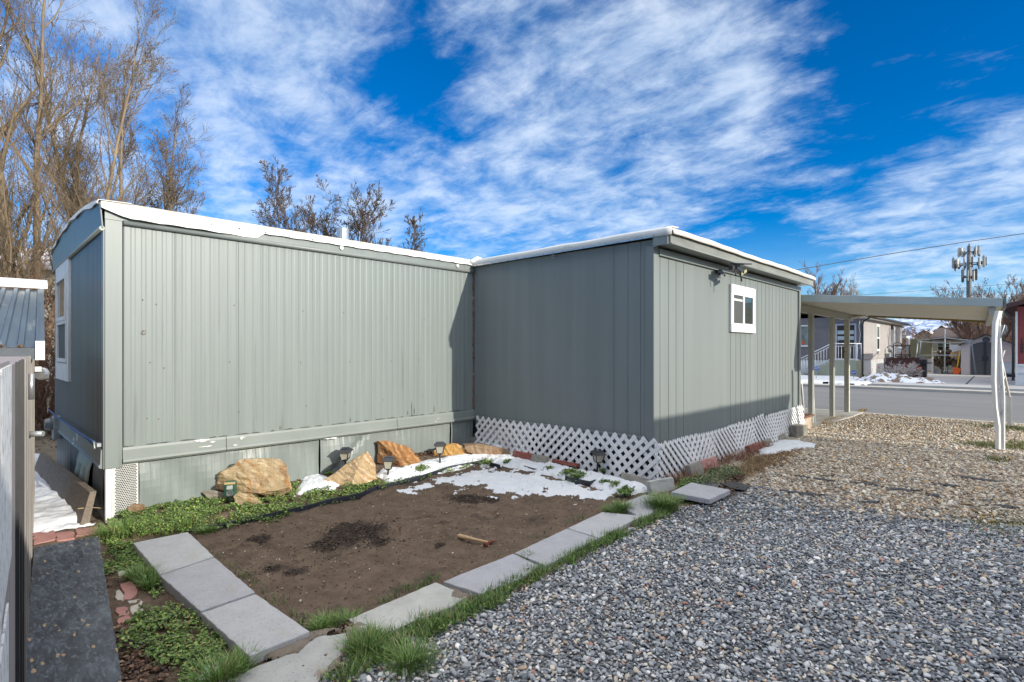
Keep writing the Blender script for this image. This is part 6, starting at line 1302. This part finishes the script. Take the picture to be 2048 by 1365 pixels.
# grill and barrels
g_ = thing('black_grill', onD(1842, 755, 29), 'black grill standing beside the brown fence', 'grill'); b = onD(1842, 757, 29); b.z = .1
MB().box((b.x-.2, b.y-.25, .12), (b.x+.2, b.y+.25, .85)).build('cabinet', BLACKP, g_, bevel=.03); MB().box((b.x-.3, b.y-.45, .86), (b.x+.3, b.y+.45, .92)).build('side_shelf', BLACKP, g_); MB().lathe((b.x, b.y, .93), [(.28, 0), (.27, .14), (.15, .28), (.02, .30)], 12).build('lid', BLACKP, g_)
p = onD(1840.5, 756, 27.5); p.z = .1; g_ = thing('fence_board', p, 'orange tipped tan board leaning at the right end of the brown fence', 'board'); MB().box(p+Vector((-.04, -.09, 0)), p+Vector((.04, .09, .5))).build('board', WOODT, g_); MB().box(p+Vector((-.05, -.06, .5)), p+Vector((.05, .06, .62))).build('orange_tip', mat('orange_plastic', (.65, .14, .02), rough=.5), g_)
p = onD(1850, 754, 29.5); p.z = .1; tagit(MB().lathe(p, [(.08, 0), (.09, .18), (.05, .24)], 10).build('yellow_bottle', mat('yellow_plastic', (.55, .38, .02), rough=.5), loc=p), 'small yellow container on the grass behind the black grill', 'container')

# green sided house with white window
def facing(name, u0, u1, v0, v1, t, dep, m, par, th=None):
    """wall roughly facing the street (plane of constant x) from photo corners"""
    x = onD((u0+u1)/2, 700, t).x; a = onX(u0, v0, x); b = onX(u1, v1, x)
    return part(par, name, m, ((x, a.y, b.z), (x+dep, b.y, a.z)))
OLV = mat('olive_siding', (.30, .30, .18), (.26, .26, .155), 2, rough=.8)
gr = thing('olive_house', onD(1870, 740, 40), 'olive green sided house with brown roof and small white window', 'house')
def lap(u0, u1, v0, v1, t, m, par, k, name='wall'):
    x = onD((u0+u1)/2, 700, t).x; a = onX(u0, v0, x); b = onX(u1, v1, x); mb = MB(); h = (a.z-b.z)/k
    for i in range(k):
        z = b.z+i*h; mb.add([(x-.05, a.y, z), (x-.05, b.y, z), (x+.2, b.y, z), (x+.2, a.y, z), (x-.01, a.y, z+h), (x-.01, b.y, z+h), (x+.2, b.y, z+h), (x+.2, a.y, z+h)], BF)
    return mb.build(name, m, par), x
o, xg = lap(1821, 1864, 678, 718, 40, OLV, gr, 12)
facing('wall', 1863, 1935, 679, 746, 40.6, .3, mat('tan_wall', (.46, .43, .37), rough=.8), gr)
facing('skirting', 1821, 1864, 718, 745, 40.2, .2, WHITE, gr)
xr_ = xg-1.0; A1 = onX(1858, 680, xr_); A2 = onX(1942, 680, xr_)
MB().add([(xr_, A1.y, A1.z-.05), (xr_, A2.y, A1.z-.05), (xr_+5, A2.y, A1.z+.85), (xr_+5, A1.y, A1.z+.85), (xr_, A1.y, A1.z+.12), (xr_, A2.y, A1.z+.12), (xr_+5, A2.y, A1.z+1.0), (xr_+5, A1.y, A1.z+1.0)], BF).build('roof', mat('brown_shingle', (.085, .06, .055), (.11, .08, .07), 6, rough=.9), gr)
wn = facing('window', 1874, 1900, 683, 702, 40.2, .1, WHITE, gr)
for u in (1876, 1888.5): facing('pane', u, u+10, 685, 692.5, 40.05, .05, GLS2, wn); facing('pane', u, u+10, 693.5, 700.5, 40.05, .05, GLS, wn)
MB().tube([onD(1864, 704, 39.8), onD(1900, 703.5, 39.8)], .05, 5).build('ledge', WHITE, gr)
bn = thing('planter_bench', onD(1880, 750, 34), 'white framed low cupboard with dark panels on the patio', 'bench')
facing('frame', 1863, 1925, 715, 719, 33.5, 1.0, WHITE, bn); facing('frame', 1863, 1867, 719, 748, 33.5, 1.0, WHITE, bn); facing('frame', 1867, 1882, 741, 748, 33.5, 1.0, WHITE, bn)
for u in (1868, 1890): facing('dark_panel', u, u+14, 720, 731, 33.4, .9, GLS, bn)
facing('snow_shelf', 1882, 1912, 742, 747, 33.4, .8, SNOWM, bn)
p = onD(1889, 747, 32.8); treemesh(tuple(Vector((p.x, p.y, .12))), [(rnd.uniform(-.15, .15), rnd.uniform(-.15, .15), (rnd.uniform(-.1, .1), rnd.uniform(-.1, .1), 1), 1.3, .03) for _ in range(6)], 77, TWD, mat('dull_green_leafy', (.10, .13, .08), rough=.9), 'potted_shrub', 'slim grey green shrub in front of the white framed cupboard', lv=2, kids=(8, 5), bud=(.9, .05), trunkfrac=.2, twig=.015, cat='shrub')
pb_ = thing('tall_board', onD(1911, 720, 33), 'tall white board leaning beside the plastic storage shed', 'board'); facing('panel', 1899, 1922, 690, 717, 33.2, .1, WHITE, pb_)
bx1 = thing('wooden_crate', onD(1912, 735, 32.5), 'brown wooden crate stacked left of the shed', 'crate'); facing('crate', 1903, 1919, 719, 735, 32.4, .6, mat('crate_wood', (.26, .17, .10), (.18, .12, .07), 5, rough=.8), bx1)
bx2 = thing('cardboard_box', onD(1912, 715, 32.5), 'crumpled cardboard box on top of the wooden crate', 'box')
q = onD(1911, 711, 32.3); MB().cbox(q, (.4, .5, .30), Rz(.4) @ Rx(.2)).cbox(q+Vector((0, -.05, .18)), (.3, .3, .12), Rx(-.4)).build('carton', mat('cardboard', (.40, .27, .15), rough=.9), bx2)
for i, (u, lb, m_) in enumerate(((1917, 'yellow handled shovel leaning on the storage shed', (.60, .40, .02)), (1921, 'dark handled shovel beside the yellow one', (.05, .05, .05)))):
    p = onD(u-4, 746, 32); q = onD(u+3, 702, 32); s = thing('snow_shovel', p, lb, 'shovel', 'shovels leaning on the shed'); MB().tube([p, q], .035, 6).build('handle', mat('handle_%s' % ('yellow', 'dark')[i], m_, rough=.5), s)
    MB().cbox(p+Vector((0, 0, .12)), (.08, .34, .38), Rx(.3)).build('blade', mat('blade_%s' % ('orange', 'black')[i], (.7, .13, .02) if i == 0 else (.04, .04, .04), rough=.4), s)
# plastic storage shed
ps = thing('storage_shed', onD(1975, 748, 31), 'beige lap sided storage shed with arched dark grey double doors', 'storage shed')
TAU = mat('taupe_plastic', (.60, .55, .54), (.55, .50, .49), 3, rough=.6); DG = mat('dark_grey_plastic', (.065, .067, .078), (.085, .087, .098), 5, rough=.5)
xs0 = onD(1975, 700, 31).x; fx = lambda u, v: onX(u, v, xs0)
zb_ = .12; yl = fx(1922, 700).y; yrr = fx(2027, 700).y; ze = fx(1922, 690).z; zp = fx(1972, 671).z; ym = (yl+yrr)/2+.02
MB().prism([(xs0, yl, zb_), (xs0, yrr, zb_), (xs0, yrr, ze), (xs0, ym, zp), (xs0, yl, ze)], (2.2, 0, 0)).build('wall', TAU, ps)
k = 14
for a_, b_ in ((fx(1939, 700).y, yl), (yrr, fx(2001, 700).y)):
    mb = MB()
    for i in range(k): z = zb_+i*(ze-zb_)/k; h = (ze-zb_)/k*.9; mb.box((xs0-.02, a_, z), (xs0-.002, b_, z+h))
    mb.build('siding', TAU, ps)
o = MB(); e = .12
for ya, yb in ((yl+e, ym), (yrr-e, ym)):
    za = ze-.06; o.add([(xs0-.15, ya, za), (xs0-.15, yb, zp+.02), (xs0+2.4, yb, zp+.02), (xs0+2.4, ya, za), (xs0-.15, ya, za+.06), (xs0-.15, yb, zp+.08), (xs0+2.4, yb, zp+.08), (xs0+2.4, ya, za+.06)], BF)
o.build('roof', mat('charcoal_roof', (.04, .042, .048), (.5, .55, .62), 1.5, rough=.6, lo=.6, hi=.66), ps)
y0d, y1d = fx(2000, 700).y, fx(1941, 700).y; zd = fx(1970, 684).z; ymd = (y0d+y1d)/2
def door(ya, yb, nm='door'):
    pts = [(xs0-.03, ya, zb_+.03), (xs0-.03, yb, zb_+.03)]
    for q in np.linspace(0, 1, 8): y = yb+(ya-yb)*q; pts.append((xs0-.03, y, zd-.22*((y-ymd)/(y1d-ymd))**2))
    return MB().prism(pts, (.025, 0, 0)).build(nm, DG, ps)
d_ = door(y0d, ymd-.01); part(d_, 'handle', BLACKP, ((xs0-.08, ymd-.13, .95), (xs0-.035, ymd-.07, 1.25)), bevel=.01); d_ = door(ymd+.01, y1d); part(d_, 'handle', BLACKP, ((xs0-.08, ymd+.07, .95), (xs0-.035, ymd+.13, 1.25)), bevel=.01)
part(ps, 'door_post', BLACKP, ((xs0-.05, ymd-.06, zb_+.03), (xs0-.031, ymd+.06, zd-.02)))
MB().lathe((xs0-.01, ym, ze+.28), [(.17, 0), (.17, .02), (.02, .03)], 16, (-1, 0, 0)).build('round_vent', DG, ps)
# light teal trailer behind with dish, yellow tarp
lt_ = thing('teal_trailer', onD(1985, 730, 44), 'pale teal trailer with ribbed fascia behind the storage shed', 'mobile home')
TEA = mat('pale_teal_siding', (.46, .56, .54), (.40, .50, .48), 3, rough=.5); GRNW = mat('sage_wall', (.22, .26, .20), rough=.8)
lap(1928, 2045, 655, 669, 44, TEA, lt_, 5, 'fascia'); facing('wall', 1930, 2045, 669, 745, 44.3, 3, GRNW, lt_)
facing('roof', 1927, 2046, 653, 655.3, 44.0, 3.5, WHITE, lt_); wn = facing('window', 2007, 2027, 670, 692, 44.1, .15, WHITE, lt_); facing('pane', 2010, 2025, 671, 690, 44.0, .1, GLS2, wn)
ds = thing('satellite_dish', onD(1928, 660, 42), 'dark satellite dish on the roof edge of the pale teal trailer', 'satellite dish'); p = onD(1926, 655.5, 42)
MB().lathe(p, [(.0, .0), (.18, .03), (.30, .10), (.31, .12), (.28, .11), (.0, .02)], 16, (-.6, .1, .75)).build('dish', BLACKP, ds); MB().tube([p, p+Vector((0, -.1, -.35)), onD(1923, 671, 42)], .03, 5).build('mast', WHITE, ds)
ty = thing('yellow_tarp', onD(1949, 655, 47), 'mustard yellow tarp covered roof cooler above the pale teal trailer', 'tarp'); q = onD(1949, 656, 47); a = onD(1935, 656, 47); wdt = 1.25
MB().add([q+Vector((x*.7, y*wdt*.5, 0)) for x, y in ((-1, -1), (1, -1), (1, 1), (-1, 1))]+[q+Vector((x*.6, y*wdt*.44, .88+.04*x)) for x, y in ((-1, -1), (1, -1), (1, 1), (-1, 1))], BF).build('tarp', mat('mustard_tarp', (.36, .25, .05), (.28, .19, .04), 4, rough=.8, bump=.6, bscale=6, bd=.1), ty, bevel=.05)
# pipe canopy frame
pf = thing('canopy_frame', onD(1900, 740, 27), 'bare galvanised pipe canopy frame standing on the driveway', 'canopy frame'); c_ = lambda u, v, t: onD(u, v, t); mb = MB()
for pts in (((1943, 682, 27), (1946, 705, 27), (1952, 751, 27)), ((1836, 682, 33), (1832, 720, 33), (1830, 735, 33)), ((1842, 684, 31), (1838, 720, 31)), ((1836, 683, 33), (1845, 684, 32), (1895, 687, 30), (1943, 684, 27)), ((1836, 681, 33), (1890, 676, 31), (1943, 682, 27)), ((1890, 659, 31), (1889, 745, 31)), ((1838, 711, 32), (1920, 711, 30))): mb.tube([c_(*q) for q in pts], .028, 6)
mb.build('pipe', STEEL, pf); part(pf, 'joint', STEEL, (onD(1938, 680, 27), onD(1945, 686, 27.1))); part(pf, 'joint', STEEL, (onD(1834, 680, 33), onD(1843, 686, 33.1)))
# distant houses
for i, (u0, u1, vt, ve, t, lb, m_) in enumerate(((1830, 1868, 661, 672, 90, 'distant tan house with snowy gable roof among the trees', (.34, .28, .21)), (1868, 1900, 652, 664, 110, 'more distant tan house higher on the slope', (.36, .30, .23)), (1905, 1930, 664, 672, 95, 'distant house roof behind the bare trees', (.30, .25, .2)))):
    o = thing('distant_house', onD((u0+u1)/2, 700, t), lb, 'house', 'distant houses'); x = onD((u0+u1)/2, 700, t).x; a = onX(u0, ve, x); b = onX(u1, ve, x); pk_ = onX((u0+u1)/2, vt, x)
    MB().prism([(x, a.y, 0), (x, b.y, 0), (x, b.y, b.z), (x, (a.y+b.y)/2, pk_.z), (x, a.y, a.z)], (8, 0, 0)).build('wall', mat('distant_wall_%s' % 'abc'[i], m_, rough=.9), o)
    MB().add([(x-.5, a.y+.4, a.z-.2), (x-.5, (a.y+b.y)/2, pk_.z+.1), (x+8.5, (a.y+b.y)/2, pk_.z+.1), (x+8.5, a.y+.4, a.z-.2), (x-.5, b.y-.4, b.z-.2), (x+8.5, b.y-.4, b.z-.2)], [(0, 1, 2, 3), (1, 4, 5, 2)]).build('roof', MATS['snowy_roof'], o)
# red house 1609
rx = onD(2036, 700, 22.5); rh = thing('red_house', (rx.x, rx.y, 0), 'red sided house numbered 1609 at the right edge across the street', 'house')
ya = onX(2034, 700, rx.x).y; REDM = mat('red_siding', (.26, .055, .05), (.22, .045, .042), 3, rough=.7)
zt3 = onX(2040, 614, rx.x).z
part(rh, 'wall', REDM, ((rx.x, ya-6, .95), (rx.x+9, ya, zt3))); part(rh, 'skirting', WHITE, ((rx.x+.02, ya-6, -.05), (rx.x+9, ya-.02, .94)))
part(rh, 'skirt_rail', WHITE, ((rx.x-.02, ya-6, .62), (rx.x+.018, ya-.0, .70)), ((rx.x-.02, ya-6, .93), (rx.x+.018, ya+.01, 1.0)))
part(rh, 'corner_trim', WHITE, ((rx.x-.03, ya-.02, .1), (rx.x+.1, ya+.05, zt3-.2)))
V = []
for x in (rx.x-.35, rx.x+9.3):
    for y, z in ((ya+.38, zt3-.05), (ya-3.2, zt3+.9), (ya-6.5, zt3), (ya-6.5, zt3+.15), (ya-3.2, zt3+1.1), (ya+.38, zt3+.12)): V.append((x, y, z))
MB().add(V, [(0, 1, 2, 3, 4, 5), (11, 10, 9, 8, 7, 6)]+[(i, i+6, (i+1) % 6+6, (i+1) % 6) for i in range(6)]).build('roof', mat('dark_red_roof', (.07, .035, .035), (.09, .05, .05), 5, rough=.8), rh)
MB().tube([(rx.x-.3, ya+.42, zt3-.02), (rx.x+9, ya+.42, zt3-.02)], .06, 6).build('gutter', BLACKP, rh)
MB().tube([(rx.x-.25, ya+.42, zt3-.08), (rx.x-.05, ya+.2, zt3-.45), (rx.x-.02, ya+.12, zt3-.6), (rx.x-.02, ya+.12, .3)], .045, 6).build('downpipe', BLACKP, rh)
for i, ch in enumerate('1609'):
    c = onX(2043.5, 681.5+i*7.6, rx.x-.012); M4 = Matrix.Translation(c) @ Matrix(((0, 0, -1, 0), (-1, 0, 0, 0), (0, 1, 0, 0), (0, 0, 0, 1))); add_text(ch, .19, .008, M4, BLACKP, rh, 'house_number', .004)
# small clutter by the red house: chairs / tool rack
for i, (u, v, lb, cat) in enumerate(((2018, 748, 'small pale folding chair between shed and red house', 'chair'), (2022, 765, 'snow dusted cart beside the red house', 'cart'))):
    p = onD(u, v, 26); p.z = .12; o = thing(('folding_chair', 'garden_cart')[i], p, lb, cat); mb = MB()
    if i == 0:
        mb.box(p+Vector((-.2, -.2, .40)), p+Vector((.2, .2, .43))); mb.box(p+Vector((.18, -.2, .43)), p+Vector((.21, .2, .85))); mb.build('seat', WHITE, o); mb = MB()
        for sx in (-.18, .18):
            for sy in (-.18, .18): mb.tube([p+Vector((sx, sy, 0)), p+Vector((sx, sy, .4))], .015, 4)
        mb.build('leg_frame', ALU, o)
    else:
        mb.box(p+Vector((-.3, -.25, .15)), p+Vector((.3, .25, .3))); mb.build('tray', BLACKP, o, bevel=.02); MB().lathe(p+Vector((-.2, -.28, .12)), [(.12, 0), (.12, .05)], 12, (0, 1, 0)).lathe(p+Vector((.2, -.28, .12)), [(.12, 0), (.12, .05)], 12, (0, 1, 0)).build('wheel', BLACKP, o); part(o, 'snow_load', SNOWM, (p+Vector((-.22, -.2, .301)), p+Vector((.22, .2, .36))))
# driveway joint and crack lines
tagit(MB().add([onZ(u, v, .1145) for u, v in ((1930, 769), (1934, 769), (1950, 752.5), (1947.5, 752.5))], [(0, 1, 2, 3)]).build('driveway_joint', BLACKP), kind='structure')
# ------------------------------------------------------------------ cell tower
tb = onD(1938, 700, 85); tw = thing('cell_tower', (tb.x, tb.y, 0), 'grey cell tower with three tiers of antenna panels', 'tower')
zz_ = lambda v: CH+(HZ-v)/F*85
TG_ = mat('tower_grey', (.20, .21, .21), (.15, .155, .155), 1, rough=.6); AN = mat('antenna_panel', (.50, .50, .47), (.42, .42, .40), 2, rough=.5); AND = mat('antenna_dark', (.10, .105, .11), rough=.6)
MB().tube([(tb.x, tb.y, 0), (tb.x, tb.y, zz_(560)), (tb.x, tb.y, zz_(492))], [.38, .33, .24], 12).build('pole', TG_, tw)
RTv = Vector((RT[0], RT[1], 0)); FWv = Vector((FW[0], FW[1], 0))
for vc, R_, hh, n_ in ((503, 1.25, 1.1, 10), (526, 1.95, 1.25, 14), (552, .85, 1.45, 7)):
    mb = MB(); z = zz_(vc)
    mb.tube([Vector((tb.x, tb.y, z-.2))+(RTv*math.cos(a)+FWv*math.sin(a))*R_*.8 for a in np.linspace(0, 6.283, 13)], .06, 5)
    for a in (0, 2.1, 4.2): mb.tube([(tb.x, tb.y, z-.2), Vector((tb.x, tb.y, z-.2))+(RTv*math.cos(a)+FWv*math.sin(a))*R_*.8], .07, 5)
    mb.build('platform_ring', AND, tw)
    for i in range(n_):
        a = 6.283*i/n_+.2+rnd.uniform(-.1, .1); c = Vector((tb.x, tb.y, z+rnd.uniform(-.25, .15)))+(RTv*math.cos(a)+FWv*math.sin(a))*R_; h_ = hh*rnd.uniform(.75, 1.1)
        R = Matrix.Rotation(a+YAW, 3, 'Z'); MB().cbox(c, (.16, .34, h_*1.3), R).build('antenna', AN if i % 3 else AND, tw, bevel=.02)
        MB().tube([c-Vector((0, 0, h_*.75)), c+Vector((0, 0, h_*.85))], .035, 4).cbox(c+(RTv*math.cos(a)+FWv*math.sin(a))*-.25+Vector((0, 0, -.2)), (.2, .25, .4), R).build('radio_unit', AND, tw)
# ------------------------------------------------------------------ overhead wires
def wire(pts, t0, t1, r_, label, ext=.6):
    n = len(pts); P3 = [onD(u, v, t0+(t1-t0)*i/(n-1)) for i, (u, v) in enumerate(pts)]
    P3 = [P3[0]+(P3[0]-P3[1])*ext]+P3+[P3[-1]+(P3[-1]-P3[-2])*ext]; o = MB().tube([p-P3[0] for p in P3], r_, 5).build('overhead_wire', AND); o.location = P3[0]; return tagit(o, label, 'wire')
wire([(1566, 545), (1680, 525), (1800, 505), (1920, 486), (2048, 467.5)], 34, 30, .022, 'dark overhead wire sloping across the blue sky above the carport')
wire([(1700, 592), (1800, 584.5), (1910, 577.5), (2048, 566)], 60, 55, .018, 'faint thin overhead wire low in the sky behind the cell tower')
# mirror a few ground details: fallen leaves on the board etc.
print('verts', sum(len(o.data.vertices) for o in bpy.data.objects if o.type == 'MESH'))
